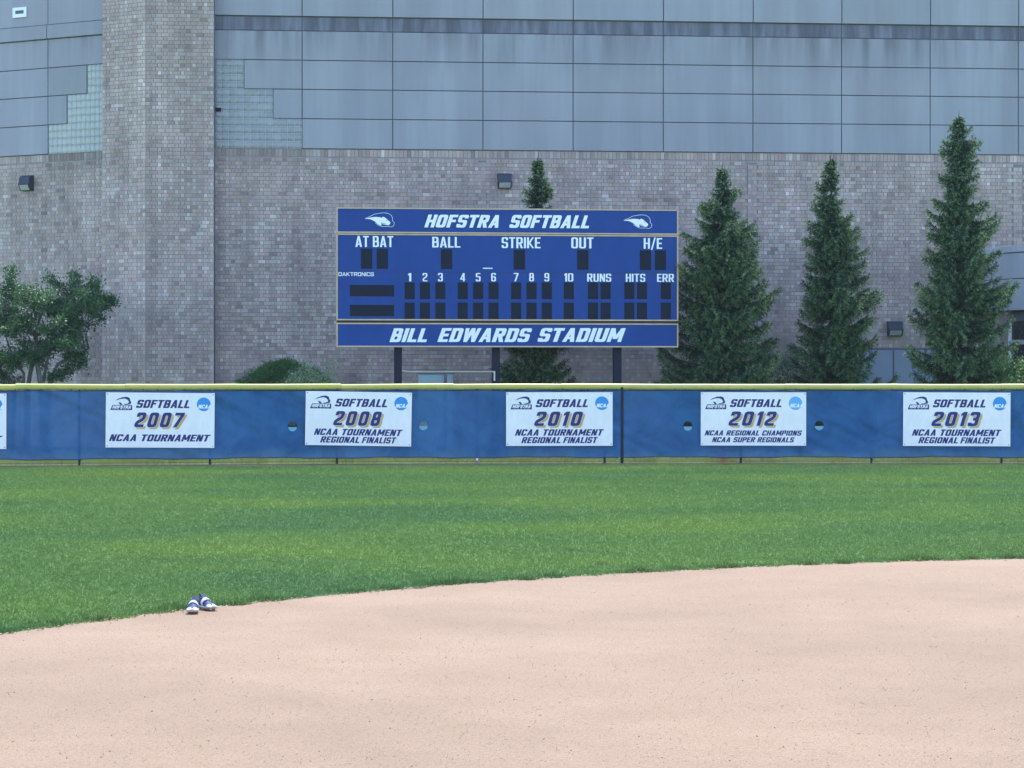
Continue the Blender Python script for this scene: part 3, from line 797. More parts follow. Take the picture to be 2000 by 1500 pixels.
# glass blocks
gb_meshes = []
def glass_area(pl, s0, s1, z0, z1, ncol, nrow, wbl, parent):
    hb = (z1 - z0) / nrow; wb = (s1 - s0) / ncol
    for r_ in range(nrow):
        for c in range(ncol):
            key = (round(wb, 4), round(hb, 4))
            cand = [m for k, m in gb_meshes if k == key]
            if len(cand) < 7:
                L, H, g = wb, hb, .011
                V = []
                K = 5
                for a_ in range(K):
                    for b_ in range(K):
                        u_, v_ = a_ / (K - 1), b_ / (K - 1)
                        bulge = .020 - .008 * (max(abs(u_ - .5), abs(v_ - .5)) * 2) ** 6 + random.uniform(-.0015, .0015)
                        V.append((g + u_ * (L - 2 * g), -bulge, g + v_ * (H - 2 * g)))
                Fq = [(a_ * K + b_, (a_ + 1) * K + b_, (a_ + 1) * K + b_ + 1, a_ * K + b_ + 1) for a_ in range(K - 1) for b_ in range(K - 1)]
                base = [(g, 0, g), (L - g, 0, g), (L - g, 0, H - g), (g, 0, H - g)]; q = len(V); V += base
                Fq += [(q, q + 1, (K - 1) * K, 0), (q + 1, q + 2, K * K - 1, (K - 1) * K), (q + 2, q + 3, K - 1, K * K - 1), (q + 3, q, 0, K - 1)]
                cl = np.array([.225, .235, .25]) * random.uniform(.88, 1.12)
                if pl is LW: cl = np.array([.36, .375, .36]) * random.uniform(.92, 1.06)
                me = new_mesh('glass_block', V, Fq, M['glass_block'], np.repeat(cl[None], len(V), 0), smooth=True)
                gb_meshes.append((key, me)); cand = [me]
            me = random.choice(cand)
            p = pl.pt(s0 + c * wb, z0 + r_ * hb, .004)
            link('glass_block', me, parent, p, pl.ang)
def grout(pl, s0, s1, z0, z1):
    return MB().add([pl.pt(s0, z0, .012), pl.pt(s1, z0, .012), pl.pt(s1, z1, .012), pl.pt(s0, z1, .012)], [(0, 1, 2, 3)])
gw = grout(MW, seams[0], seams[1], rowz[0], rowz[1]); gw.add(grout(MW, seams[0], s533, rowz[1], rowz[2]).v, [(0, 1, 2, 3)]); gw.add(grout(MW, seams[0], s476, rowz[2], rowz[3]).v, [(0, 1, 2, 3)])
gwo = gw.build('glass_block_window', M['grout'], arena)
glass_area(MW, seams[0], seams[1], rowz[0], rowz[1], 12, 4, 0, gwo)
glass_area(MW, seams[0], s533, rowz[1], rowz[2], 8, 4, 0, gwo)
glass_area(MW, seams[0], s476, rowz[2], rowz[3], 4, 4, 0, gwo)
gw = grout(LW, seamsL[3], seamsL[4], rowz[0], rowz[1]); gw.add(grout(LW, sl132, seamsL[4], rowz[1], rowz[2]).v, [(0, 1, 2, 3)]); gw.add(grout(LW, sl172, seamsL[4], rowz[2], rowz[3]).v, [(0, 1, 2, 3)])
gwo = gw.build('glass_block_window', M['grout'], arena)
glass_area(LW, seamsL[3], seamsL[4], rowz[0], rowz[1], 12, 4, 0, gwo)
glass_area(LW, sl132, seamsL[4], rowz[1], rowz[2], 8, 4, 0, gwo)
glass_area(LW, sl172, seamsL[4], rowz[2], rowz[3], 4, 4, 0, gwo)
# one broken block
p = MW.pt(seams[0] + .03, MW.z(425, 218), .036)
MB().box(0, -.004, 0, .16, 0, .10).build('broken_pane', M['digit'], gwo, loc=p, rotz=ang)
# roof slab
mb = MB(); q = [LW.pt(LX, 13.3), LW.pt(LW.s(200), 13.3), MW.pt(sT, 13.3), MW.pt(sR, 13.3), MW.pt(sR, 13.3, -40), LW.pt(LX, 13.3, -40)]
mb.add(q + [v + Vector((0, 0, .25)) for v in q], [(0, 1, 2, 3, 4, 5)[::-1], (6, 7, 8, 9, 10, 11)] + [(i, (i + 1) % 6, 6 + (i + 1) % 6, 6 + i) for i in range(6)])
mb.build('roof', M['joint'], arena)
mb = MB(); q = [MW.pt(sR, 0), MW.pt(sR, 0, -40), LW.pt(LX, 0, -40), LW.pt(LX, 0)]
mb.add(q + [Vector((v.x, v.y, 13.29)) for v in q], [(0, 1, 5, 4), (1, 2, 6, 5), (2, 3, 7, 6)])
mb.build('rear_wall', M['mortar'], arena)
# service doors
for a, b in ((door_s[0], MW.s(1743.2)), (MW.s(1746.4), door_s[1])):
    mb = MB(); mb.box(a + .004, -.012, .02, b - .004, .03, DZ - .035, .004)
    dr = mb.build('service_door', M['door'], arena, loc=(MW.o.x, MW.o.y, 0), rotz=ang)
mb = MB(); mb.box(door_s[0], -.018, DZ - .03, door_s[1], .0, DZ + .01); mb.box(MW.s(1743.4), -.003, 0, MW.s(1746.2), .0, DZ - .04)
mb.build('door_frame', M['joint'], arena, loc=(MW.o.x, MW.o.y, 0), rotz=ang)
# entrance wing
wl = WG.s(2130)
zt, z1_, z2_, zb_ = 5.47, 5.30, 4.59, 3.73
wing = wall_backing('entrance_wing', WG, -.25, wl, zb_, zt - .02, .5, arena, 'joint', out=-.02)
for za, zc in ((zb_, z2_), (z2_, z1_)):
    for a, b in ((-.2, wl * .48), (wl * .48, wl)): panel(WG, a, b, za, zc, wing, out=.03, col=(.43, .44, .48))
panel(WG, -.22, wl + .05, z1_, zt + .02, wing, out=.07, name='coping', col=(.47, .48, .52))
gs = WG.s(1960)
wb = wall_backing('wing_brick', WG, -.1, gs - .04, 0, zb_ - .01, .2, arena, out=-.25)
WGb = Plane(1926, 63.7, 2000, 62.4); WGb.o = WG.pt(0, 0, -.25)
bricks_mesh('brick_courses', WGb, lay_bricks(0, gs - .04, 0, zb_ - .02), wb)
g_ = WG.pt(0, 0, -.28)
win = MB().box(gs, 0, 0, wl, .02, zb_ - .005).build('entrance_window', M['dark_glass'], arena, loc=g_, rotz=WG.ang)
mb = MB(); mb.box(gs - .05, -.06, 0, gs + .02, -.003, 3.45); mb.box(wl - .06, -.06, 0, wl, -.003, 3.45); mb.build('window_jamb', M['white_frame'], win, loc=(0, 0, 0))
MB().box(gs + .025, -.07, 2.82, wl - .065, -.003, 2.94).build('window_mullion', M['mullion'], win)
MB().box(gs + .025, -.05, 3.46, wl - .065, -.003, 3.70).build('window_head', M['joint'], win)

# ------------------------------------------------------------------ wall lamps and vent on the arena
def wall_lamp(pl, px, py, w_, h_, label, depth=.22):
    s_, z_ = pl.s(px), pl.z(px, py)
    t = thing('wall_lamp', label, 'wall lamp', pl.pt(s_, z_ - h_ / 2, .016), pl.ang, 'wall pack lamps on the arena brick')
    mb = MB(); W = w_ / 2
    prof = [(0, 0), (-depth * .55, 0), (-depth, h_ * .42), (-depth * .8, h_ * .92), (-depth * .55, h_), (0, h_)]
    vs = [(-W, y, z) for y, z in prof] + [(W, y, z) for y, z in prof]; k = len(prof)
    mb.add(vs, [tuple(range(k)), tuple(range(2 * k - 1, k - 1, -1))] + [(i, i + k, (i + 1) % k + k, (i + 1) % k) for i in range(k)])
    mb.build('housing', M['lamp'], t)
    mb = MB(); a = Vector((0, -depth * .55, 0)); b = Vector((0, -depth, h_ * .42)); nn = Vector((0, -.9, -.45)).normalized() * .006
    q = [a.lerp(b, .1), a.lerp(b, .92)]
    mb.add([(-W * .82, q[0].y + nn.y, q[0].z + nn.z), (W * .82, q[0].y + nn.y, q[0].z + nn.z), (W * .82, q[1].y + nn.y, q[1].z + nn.z), (-W * .82, q[1].y + nn.y, q[1].z + nn.z)], [(0, 1, 2, 3)])
    mb.build('lens', M['lens'], t)
    MB().box(-W - .01, -depth * .5, h_ + .0, W + .01, 0, h_ + .018).build('hood_rim', M['lamp'], t)
    return t
wall_lamp(LW, 57, 359, .36, .40, 'dark wall lamp seen from the side, on the angled wall left of the tower', .24)
wall_lamp(MW, 985, 354.5, .37, .38, 'dark square wall lamp on the brick directly above the scoreboard')
wall_lamp(MW, 1746, 642.5, .40, .38, 'dark square wall lamp low on the brick between the two right spruces')
sv, zv = LW.s(41.5), LW.z(41.5, 25)
t = thing('wall_vent', 'small white framed vent with dark slot high on the grey panels at left', 'wall vent', LW.pt(sv, zv, .052), LW.ang)
mb = MB(); mb.box(-.24, -.03, -.14, -.15, 0, .14); mb.box(.15, -.03, -.14, .24, 0, .14); mb.box(-.148, -.03, .055, .148, 0, .14); mb.box(-.148, -.03, -.14, .148, 0, -.04)
mb.build('vent_frame', M['sb_white'], t)
MB().box(-.148, -.015, -.038, .148, 0, .053).build('vent_slot', M['joint'], t)

# ------------------------------------------------------------------ scoreboard
SP = Plane(657, 57.6, 1324, 58.45)
board = thing('scoreboard', 'wide blue HOFSTRA SOFTBALL scoreboard on three dark posts behind the fence', 'scoreboard', SP.pt(0, 0), SP.ang)
sx = lambda px: SP.s(px)
x0, x1 = 0.0, sx(1324.5)
zz = lambda py, px=990: SP.z(px, py)
Hd = (zz(454.8, 657), zz(404.8, 657)); Mn = (zz(625.6, 657), zz(455.9, 657)); Ft = (zz(677.8, 657), zz(630.4, 657))
def box_panel(name, z0, z1, label=None):
    o = MB().box(x0 + .035, -.02, z0 + .035, x1 - .035, .2, z1 - .035).build(name, M['sb_blue'], board)
    mb = MB(); f = .034
    mb.box(x0, -.035, z0, x1, .205, z0 + f); mb.box(x0, -.035, z1 - f, x1, .205, z1)
    mb.box(x0, -.034, z0 + f, x0 + f, .204, z1 - f); mb.box(x1 - f, -.034, z0 + f, x1, .204, z1 - f)
    mb.build('frame', M['frame'], o)
    return o
hp = box_panel('header_panel', *Hd); mp_ = box_panel('main_panel', *Mn); fp_ = box_panel('footer_panel', *Ft)
MB().box(x0 + .01, .0, Hd[0] - .03, x1 - .01, .19, Hd[0] + .0).build('gap_plate', M['frame_dark'], board)
MB().box(x0 + .01, .02, Ft[1], x1 - .01, .19, Mn[0]).build('gap_plate', M['frame_dark'], board)
MB().box(x0 + .036, -.0225, zz(531, 657) - .006, x1 - .036, -.02, zz(531, 657) + .006).build('panel_seam', M['frame_dark'], mp_)
YD = -.024
def letters(s, a, b, yt, yb, font, parent, m='sb_white', pxm=None):
    pxm = pxm or (a + b) / 2
    z0, z1 = SP.z(pxm, yb), SP.z(pxm, yt)
    return text(MB(), s, sx(a), sx(b), z0, z1 - z0, YD, font).build('lettering', M[m], parent)
letters('HOFSTRA', 828.5, 981, 419.7, 444.6, 'heavy', hp); letters('SOFTBALL', 993.5, 1157, 420.4, 445.6, 'heavy', hp)
letters('BILL', 760.5, 841, 641.2, 668.2, 'heavy', fp_); letters('EDWARDS', 854, 1040, 641, 668, 'heavy', fp_); letters('STADIUM', 1048.5, 1222, 640.8, 667.8, 'heavy', fp_)
for s_, a, b, yt, yb in (('AT BAT', 694, 768, 461, 482.5), ('BALL', 844, 899, 462.8, 483.5), ('STRIKE', 979.5, 1055.5, 463.5, 484.8), ('OUT', 1115.5, 1159, 463.8, 485.2), ('H/E', 1257, 1293, 465, 486)):
    letters(s_, a, b, yt, yb, 'condensed', mp_)
letters('DAKTRONICS', 661, 730, 531.9, 539.3, 'wide', mp_)
inn = [800, 829.9, 860, 903.6, 933.8, 963.8, 1007.9, 1038, 1067.8]
for i, c in enumerate(inn): letters(str(i + 1), c - (3.2 if i == 0 else 4.7), c + (3.2 if i == 0 else 4.7), 533.3, 549.6, 'condensed', mp_)
letters('10', 1102, 1119.5, 533.8, 549.8, 'condensed', mp_); letters('RUNS', 1146.5, 1193.5, 534.6, 550.2, 'condensed', mp_)
letters('HITS', 1222, 1260, 534.8, 550.4, 'condensed', mp_); letters('ERR', 1283, 1316, 535, 550.6, 'condensed', mp_)
def digit(px0, px1, yt, yb, name='digit_display'):
    pm = (px0 + px1) / 2; a, b, z0, z1 = sx(px0), sx(px1), SP.z(pm, yb), SP.z(pm, yt)
    mb = MB(); mb.box(a, -.0235, z0, b, -.0205, z1)
    o = mb.build(name, M['digit'], mp_)
    return o
for a, b, yt, yb in ((705, 727, 485.6, 525), (735.5, 757.7, 485.8, 525.2), (861, 883.2, 487, 525.6), (1003, 1025.4, 487.8, 526.5), (1127, 1149.2, 488.2, 527), (1249.4, 1271.4, 489, 527.5), (1278.8, 1300.6, 489, 527.6)):
    digit(a, b, yt, yb)
for c in inn + [1110.8, 1158, 1182.5, 1229, 1253.6, 1300.2]:
    digit(c - 9.9, c + 9.9, 551.8, 584.3); digit(c - 9.9, c + 9.9, 591, 623.6)
digit(683.3, 769.8, 556.6, 579, 'name_display'); digit(683.3, 769.8, 595.5, 617.6, 'name_display')
MB().box(sx(943), -.03, zz(525.2), sx(962), -.021, zz(523.2)).build('white_strip', M['sb_white'], mp_)  # small white strip on the board face
def pride_logo(px, py, sc, parent):
    """lion head mark; drawing units are the 9.52x enlargement around (485, 280)"""
    k = sc / 9.524 / (FOC / 58.0)
    X0, Z0 = sx(px), SP.z(px, py)
    T = lambda pts: [(X0 + (x - 485) * k, Z0 - (y - 280) * k) for x, y in pts]
    body = [(212, 264), (300, 240), (400, 226), (480, 230), (528, 242), (545, 220), (585, 238), (640, 285), (685, 325), (672, 362), (640, 380), (600, 370), (560, 366), (532, 346), (520, 326), (514, 352), (524, 382), (490, 381), (440, 352), (410, 320), (350, 285), (300, 266)]
    line = [(215, 258), (330, 205), (385, 176), (500, 155), (560, 149), (640, 158), (700, 195), (728, 258), (720, 290), (755, 330), (745, 385), (705, 410), (640, 400), (520, 403), (450, 372), (402, 335)]
    mb = MB(); mb.poly([T(body)[::-1]], YD)
    L = T(line)
    for i, (p, q) in enumerate(zip(L, L[1:])):
        dx, dz = q[0] - p[0], q[1] - p[1]; l = math.hypot(dx, dz); nx, nz = -dz / l * .0045, dx / l * .0045
        mb.poly([[(p[0] - nx, p[1] - nz), (q[0] - nx, q[1] - nz), (q[0] + nx, q[1] + nz), (p[0] + nx, p[1] + nz)]], YD - .0004 * (i % 2))
    o = mb.build('team_emblem', M['sb_white'], parent)
    mb = MB(); mb.poly([T([(598, 275), (632, 290), (618, 300)])], YD - .002); mb.poly([T([(535, 330), (545, 345), (590, 362), (588, 352)])], YD - .0024)
    mb.build('emblem_eye', M['sb_blue'], o)
pride_logo(741.5, 429.5, 1.0, hp); pride_logo(1245.5, 433, .98, hp)
for a, b in ((771, 786), (963, 978), (1201, 1216.5)):
    mb = MB(); mb.box(sx(a), .21, 0, sx(b), .41, Hd[1] - .1, .01); mb.build('post', M['post'], board)
mb = MB(); yc = zz(726.3); mb.tube([(sx(786), .19, yc + .03), (sx(800), .19, yc), (sx(930), .19, yc), (sx(967), .19, yc)], .017, 8); mb.tube([(sx(967), .19, yc + .02), (sx(967), .19, yc - .22)], .022, 8)
mb.build('conduit', M['galv'], board)

# ------------------------------------------------------------------ outfield fence
fence = thing('outfield_fence', 'long chain link outfield fence with yellow top guard and blue windscreen across the whole field', 'fence', FP[0])
W0 = FP[0]
def fl(s, z, out=0):           # local point on the fence
    p, u = fpos(s); nn = Vector((u.y, -u.x, 0)); p = p + nn * out - W0; return Vector((p.x, p.y, z))
FT = 1.735
# posts
sp = fs(-650)
posts = [fs(p) for p in (-604, -351, -98, 155, 410, 658, 932, 1181, 1447, 1702, 1956, 2210, 2460)]
for s_ in posts: MB().tube([fl(s_, 0), fl(s_, FT - .02)], .026, 10).build('post', M['black'], fence)
MB().tube([fl(fs(1214.5), .0, .03), fl(fs(1214.5), FT - .03, .03)], .036, 12).build('gate_post', M['black'], fence)
mb = MB(); sl = [flen[-1] * i / 60 for i in range(61)]
mb.tube([fl(s_, FT - .01) for s_ in sl], .021, 8); mb.build('top_rail', M['black'], fence)
mb = MB(); mb.tube([fl(s_, .05) for s_ in sl], .004, 4); mb.build('tension_wire', M['wire'], fence)
# chain link
mb = MB(); step = .056; H = FT - .03; s_ = 0.0; vs = []; fsx = []
nz_ = int(H / (step)) ; 
Vw = []; Fw = []
def wire(a, b, r_):
    a, b = np.array(a), np.array(b); base = len(Vw)
    for p in (a, b):
        for q in ((r_, 0, 0), (-r_ * .5, 0, r_ * .87), (-r_ * .5, 0, -r_ * .87)): pass
    t = b - a; t /= np.linalg.norm(t); n1 = np.array([0, 1, 0.]); n2 = np.cross(t, n1)
    for p in (a, b):
        for th_ in (0, 2.094, 4.188): Vw.append(p + (n1 * math.cos(th_) + n2 * math.sin(th_)) * r_)
    Fw.extend([(base, base + 1, base + 4, base + 3), (base + 1, base + 2, base + 5, base + 4), (base + 2, base, base + 3, base + 5)])
s_ = fs(-350)
while s_ < fs(2350):
    for sg in (1, -1):
        wire(fl(s_, .03, .012 if sg > 0 else .016), fl(s_ + sg * (H - .03) * .9, H, .012 if sg > 0 else .016), .0038)
    s_ += step
link('chain_link_mesh', new_mesh('chain_link_mesh', np.array(Vw), np.array(Fw), M['wire']), fence, kind='stuff')
# yellow guard sections
s_ = fs(-420); i = 0
while s_ < fs(2400):
    L = 2.32 + .25 * random.random(); e = min(s_ + L, flen[-1])
    za, zb2 = 1.715 + random.uniform(-.008, .008), 1.715 + random.uniform(-.008, .008)
    pts = []; K = 7
    mb = MB(); n = 14; vs = []
    for j in range(K):
        t = j / (K - 1); c = fl(s_ + (e - s_) * t, za + (zb2 - za) * t + .006 * math.sin(t * 3.1 + i)); p, u = fpos(s_ + (e - s_) * t); nn = Vector((u.y, -u.x, 0))
        rd = .066 * (1 + .02 * random.random())
        for k in range(n + 1):
            th_ = R(-75) + R(330) * k / n
            vs.append(c + nn * (math.cos(th_) * rd * .8) + Vector((0, 0, math.sin(th_) * rd)))
    fq = [(j * (n + 1) + k, (j + 1) * (n + 1) + k, (j + 1) * (n + 1) + k + 1, j * (n + 1) + k + 1) for j in range(K - 1) for k in range(n)]
    mb.add(vs, fq); mb.build('top_guard', M['cap'], fence, smooth=True)
    s_ = e - (.04 if i % 2 else -.004); i += 1
# ties
mb = MB(); s_ = fs(-350)
while s_ < fs(2350):
    for zt_ in (1.632, .150):
        c = fl(s_ + random.uniform(-.05, .05), zt_, .075)
        a_ = random.uniform(-.03, .03)
        mb.tube([c + Vector((0, 0, .0)), c + Vector((a_, -.02, -.045 if zt_ < 1 else .05))], .0045, 4)
    s_ += .31
mb.build('cable_ties', M['tie'], fence, kind='stuff')
# windscreen sheets with half moon vents
vents = [(571, 833), (827, 831), (1343, 832), (1599, 831)]
ZW0, ZW1 = .138, 1.635
def wrinkle(s, z):
    a = .012 * noise.noise(Vector((s * 1.1, z * 1.7, 0))) + .006 * noise.noise(Vector((s * 3.3 + z * 2, z * 3, 5)))
    d1 = (s * .62 + z * .85); a += .010 * noise.noise(Vector((d1 * 2.6, (s * .2 - z) * .4, 8)))
    a += .004 * noise.noise(Vector((s * 9, z * 2, 3)))
    d2 = s * .5 + z * 1.1; a += .016 * max(0, noise.noise(Vector((d2 * 1.1, (s - z) * .15, 2)))) * math.sin(d2 * 19)
    return a * 1.6
def windscreen(pa, pb, idx, label=None):
    sa, sb = fs(pa), fs(pb); st = .055
    mb = MB(); vv = []
    nx = int((sb - sa) / st); nz = 27
    vc = []
    for px, py in vents:
        if pa < px < pb:
            s_ = fs(px); Yv = fpos(s_)[0].y; vc.append((s_, EYE - (py - HZ) * Yv / FOC))
    def P_(s, z):
        zz_ = z
        return fl(s, zz_, .068 + max(-.036, min(.034, 1.5 * wrinkle(s, z))) + (.006 * math.sin((s - sa) * 2.2) * (1 - (z - ZW0) / 1.5) ** 2))
    S_ = [sa + (sb - sa) * i / nx for i in range(nx + 1)]
    def zrow(s, j):
        lo = ZW0 + .012 * math.sin(s * 2.05) + .006 * math.sin(s * 6.1); hi = ZW1 + .005 * math.sin(s * 4)
        return lo + (hi - lo) * j / nz
    grid = [[P_(s, zrow(s, j)) for j in range(nz + 1)] for s in S_]
    for row in grid: vv += row
    fq = []; holes = {k: [] for k in range(len(vc))}
    for i in range(nx):
        for j in range(nz):
            cs, cz = (S_[i] + S_[i + 1]) / 2, (zrow(S_[i], j) + zrow(S_[i], j + 1)) / 2
            hit = None
            for k, (vs_, vz_) in enumerate(vc):
                if abs(cs - vs_) < .15 and abs(cz - vz_) < .15: hit = k
            if hit is None: fq.append((i * (nz + 1) + j, (i + 1) * (nz + 1) + j, (i + 1) * (nz + 1) + j + 1, i * (nz + 1) + j + 1))
            else: holes[hit].append((i, j))
    for k, cells in holes.items():
        i0, i1 = min(c[0] for c in cells), max(c[0] for c in cells) + 1; j0, j1 = min(c[1] for c in cells), max(c[1] for c in cells) + 1
        loop = [(i, j0) for i in range(i0, i1)] + [(i1, j) for j in range(j0, j1)] + [(i, j1) for i in range(i1, i0, -1)] + [(i0, j) for j in range(j1, j0, -1)]
        vs_, vz_ = vc[k]; base = len(vv)
        for (i, j) in loop:
            s, z = S_[i], zrow(S_[i], j); th_ = math.atan2(z - vz_, s - vs_)
            vv.append(P_(vs_ + .101 * math.cos(th_), vz_ + .101 * math.sin(th_)))
        m2 = len(loop)
        for q in range(m2):
            a, b = loop[q], loop[(q + 1) % m2]
            fq.append((a[0] * (nz + 1) + a[1], b[0] * (nz + 1) + b[1], base + (q + 1) % m2, base + q))
    mb.add(vv, fq)
    o = mb.build('windscreen', M['screen'], fence, smooth=True)
    for vs_, vz_ in vc:                      # folded half moon flap and hem of each vent
        mbf = MB(); ring_ = []; K = 12
        for q in range(K + 1):
            th_ = math.pi + math.pi * q / K
            ring_.append(P_(vs_ + .097 * math.cos(th_), vz_ - .012 + .097 * math.sin(th_)) + Vector((0, -.01, 0)))
        mbf.add(ring_, [tuple(range(len(ring_)))]); mbf.build('vent_flap', M['flap'], o)
        mbf = MB(); mbf.tube([P_(vs_ + .102 * math.cos(t_ * math.pi / 12), vz_ + .102 * math.sin(t_ * math.pi / 12)) + Vector((0, -.004, 0)) for t_ in range(25)], .006, 5, False)
        mbf.build('vent_hem', M['screen_hem'], o)
    mbh = MB()
    for zj in (0, nz):
        mbh.tube([grid[i][zj] + Vector((0, -.004, 0)) for i in range(0, nx + 1, 2)], .0095, 5)
    mbh.build('hem', M['screen_hem'], o)
M['flap'] = mat('vent_flap', (.16, .38, .55), .5, .3, trans=.3)
M['screen_hem'] = mat('screen_hem', (.008, .02, .05), .6, .3)
windscreen(-330, 1211.5, 0); windscreen(1217.5, 2330, 1)

# ------------------------------------------------------------------ banner signs
def banner(quad, lines, year, label, pale=False):
    (xl, yt), (xr, yt2), (xr2, yb2), (xl2, yb) = quad
    sa, sb = fs((xl + xl2) / 2), fs((xr + xr2) / 2)
    pa, pb = fpos(sa)[0], fpos(sb)[0]; u = (pb - pa).normalized(); nn = Vector((u.y, -u.x, 0))
    Ya = fpos((sa + sb) / 2)[0].y
    Z = lambda py: EYE - (py - HZ) * Ya / FOC
    H = ((yb + yb2) - (yt + yt2)) / 2 * Ya / FOC; W = (pb - pa).length
    roll = math.atan2(-((yt2 - yt) + (yb2 - yb)) / 2 , (xr - xl))
    t = thing('banner_sign', label, 'sign', pa + nn * .118 + Vector((0, 0, Z((yb + yb2) / 2) - W / 2 * math.sin(roll))), 0, 'tournament signs tied to the fence windscreen')
    t.rotation_euler = (0, -roll, math.atan2(u.y, u.x))
    MB().box(0, -.004, 0, W, .004, H).build('sign_sheet', M['sign'], t)
    U = lambda x: x * W; Vv = lambda y: (1 - y) * H
    def tx(s, xa, xb, ya, yb_, m, y=-.006, font='heavy', name='lettering', **k): return text(MB(), s, U(xa), U(xb), Vv(yb_), (yb_ - ya) * H, y, font, **k).build(name, M[m], t)
    tx('SOFTBALL', .272, .788, .13, .278, 'navy')
    if year:
        ya, yb_ = .36, .63
        mb = MB()
        for q, (dx, dz) in enumerate(((1, 0), (0, 1), (-1, 0), (0, -1))):
            text(mb, year, U(.256), U(.728), Vv(yb_), (yb_ - ya) * H, -.0085 - q * .0016, 'year', dx=dx * .008, dz=dz * .008)
        mb.build('number_outline', M['sb_white'], t)
        tx(year, .273, .747, ya + .034, yb_ + .034, 'tan', -.0055, 'year', name='number_shadow')
        tx(year, .256, .728, ya, yb_, 'navy', -.0165, 'year', name='year_number')
    for s, xa, xb, ya, yb_ in lines: tx(s, xa, xb, ya, yb_, 'navy', font='heavy')
    # league disc
    mb = MB(); cxn, czn, rd = U(.899), Vv(.205), .064 * W
    mb.poly([[(cxn + rd * math.cos(a), czn + rd * math.sin(a)) for a in np.linspace(0, 2 * math.pi, 29)[:-1]]], -.006)
    dsc = mb.build('league_disc', M['ncaa_pale' if pale else 'ncaa'], t)
    text(MB(), 'NCAA', U(.845), U(.975), Vv(.283), .07 * H, -.008, 'heavy').build('lettering', M['sb_white'], dsc)
    # team mark: navy mane, box and word
    q = lambda pts: [(U((x - 95) / 1810.), Vv((y - 92) / 915.)) for x, y in pts]
    mb = MB()
    mb.poly([q([(240, 232), (300, 196), (370, 170), (440, 163), (485, 182), (497, 222), (514, 248), (508, 282), (470, 292), (408, 298), (385, 268), (402, 284), (445, 280), (476, 262), (470, 236), (445, 208), (405, 194), (340, 200)])], -.006)
    mb.poly([q([(300, 252), (345, 262), (370, 298), (330, 298)])], -.0064)
    mb.poly([q([(205, 300), (530, 300), (530, 384), (168, 384)])], -.0068)
    lg = mb.build('team_emblem', M['navy'], t)
    text(MB(), 'HOFSTRA', U((200 - 95) / 1810), U((520 - 95) / 1810), Vv((360 - 92) / 915), 50 / 915 * H, -.0085, 'heavy').build('lettering', M['sb_white'], lg)
    mb = MB()
    for k in range(5):
        c = 235 + k * 58
        mb.poly([q([(c - 9, 379), (c + 9, 379), (c + 11, 369), (c - 7, 369)])], -.0085)
    mb.build('emblem_underline', M['pink'], lg, kind='stuff')
    for gx in (.015, .985):
        for gz in (.03, .97):
            mb = MB(); mb.add([(gx * W + .014 * math.cos(a), -.0075, gz * H + .014 * math.sin(a)) for a in np.linspace(0, 2 * math.pi, 9)[:-1]], [tuple(range(8))]); mb.build('grommet', M['grommet'], t)
    return t
M['pink'] = mat('emblem_rose', (.55, .45, .5), .5, .3)
def words_at(ws, fr, xa, xb, ya, yb_): return [(w_, xa + (xb - xa) * f0, xa + (xb - xa) * f1, ya, yb_) for w_, (f0, f1) in zip(ws, fr)]
NT = (('NCAA', 'TOURNAMENT'), ((0, .288), (.303, 1)))
two = words_at(*NT, .08, .918, .69, .81) + words_at(('REGIONAL', 'FINALIST'), ((0, .535), (.542, 1)), .14, .862, .835, .95)
one = words_at(*NT, .03, .965, .76, .885)
champ = words_at(('NCAA', 'REGIONAL', 'CHAMPIONS'), ((0, .205), (.218, .573), (.583, 1)), .035, .965, .715, .812) + words_at(('NCAA', 'SUPER', 'REGIONALS'), ((0, .238), (.252, .532), (.544, 1)), .105, .893, .842, .938)
banner([(-198, 768), (12.5, 768.5), (12, 877.5), (-198, 876)], one, None, 'white tournament sign cut off by the left edge of the picture, leftmost on the fence')
banner([(207, 766), (419, 768), (417, 875), (205, 873)], one, '2007', 'white sign reading SOFTBALL 2007 NCAA TOURNAMENT on the blue fence')
banner([(597.5, 763.5), (804, 767), (801.5, 872), (594.5, 868.5)], two, '2008', 'white sign reading SOFTBALL 2008 REGIONAL FINALIST, slightly tilted, below the scoreboard left end')
banner([(988, 766), (1195.5, 766), (1195.5, 870.5), (988, 870.5)], two, '2010', 'white sign reading SOFTBALL 2010 REGIONAL FINALIST beside the dark gate post')
banner([(1367.5, 765.5), (1573, 766.5), (1573, 870), (1368, 870)], champ, '2012', 'white sign reading SOFTBALL 2012 NCAA REGIONAL CHAMPIONS with a faded pale blue disc', True)
banner([(1762, 766), (1971, 767), (1971, 871.5), (1762, 870.5)], two, '2013', 'white sign reading SOFTBALL 2013 REGIONAL FINALIST, rightmost on the fence')

# ------------------------------------------------------------------ plants
def quad_leaves(c, ax, nr, L, Wd, cols):
    """c centre, ax axis, nr normal-ish (n,3) arrays: diamond leaves"""
    side = np.cross(ax, nr); side /= (np.linalg.norm(side, axis=1)[:, None] + 1e-9)
    n = len(c); V = np.zeros((n, 4, 3))
    V[:, 0] = c; V[:, 2] = c + ax * L[:, None]; mid = c + ax * (L * .5)[:, None]
    V[:, 1] = mid + side * (Wd / 2)[:, None]; V[:, 3] = mid - side * (Wd / 2)[:, None]
    return V.reshape(-1, 3), np.arange(n * 4).reshape(n, 4), np.repeat(cols, 4, 0)
def unit(v): return v / (np.linalg.norm(v, axis=1)[:, None] + 1e-9)

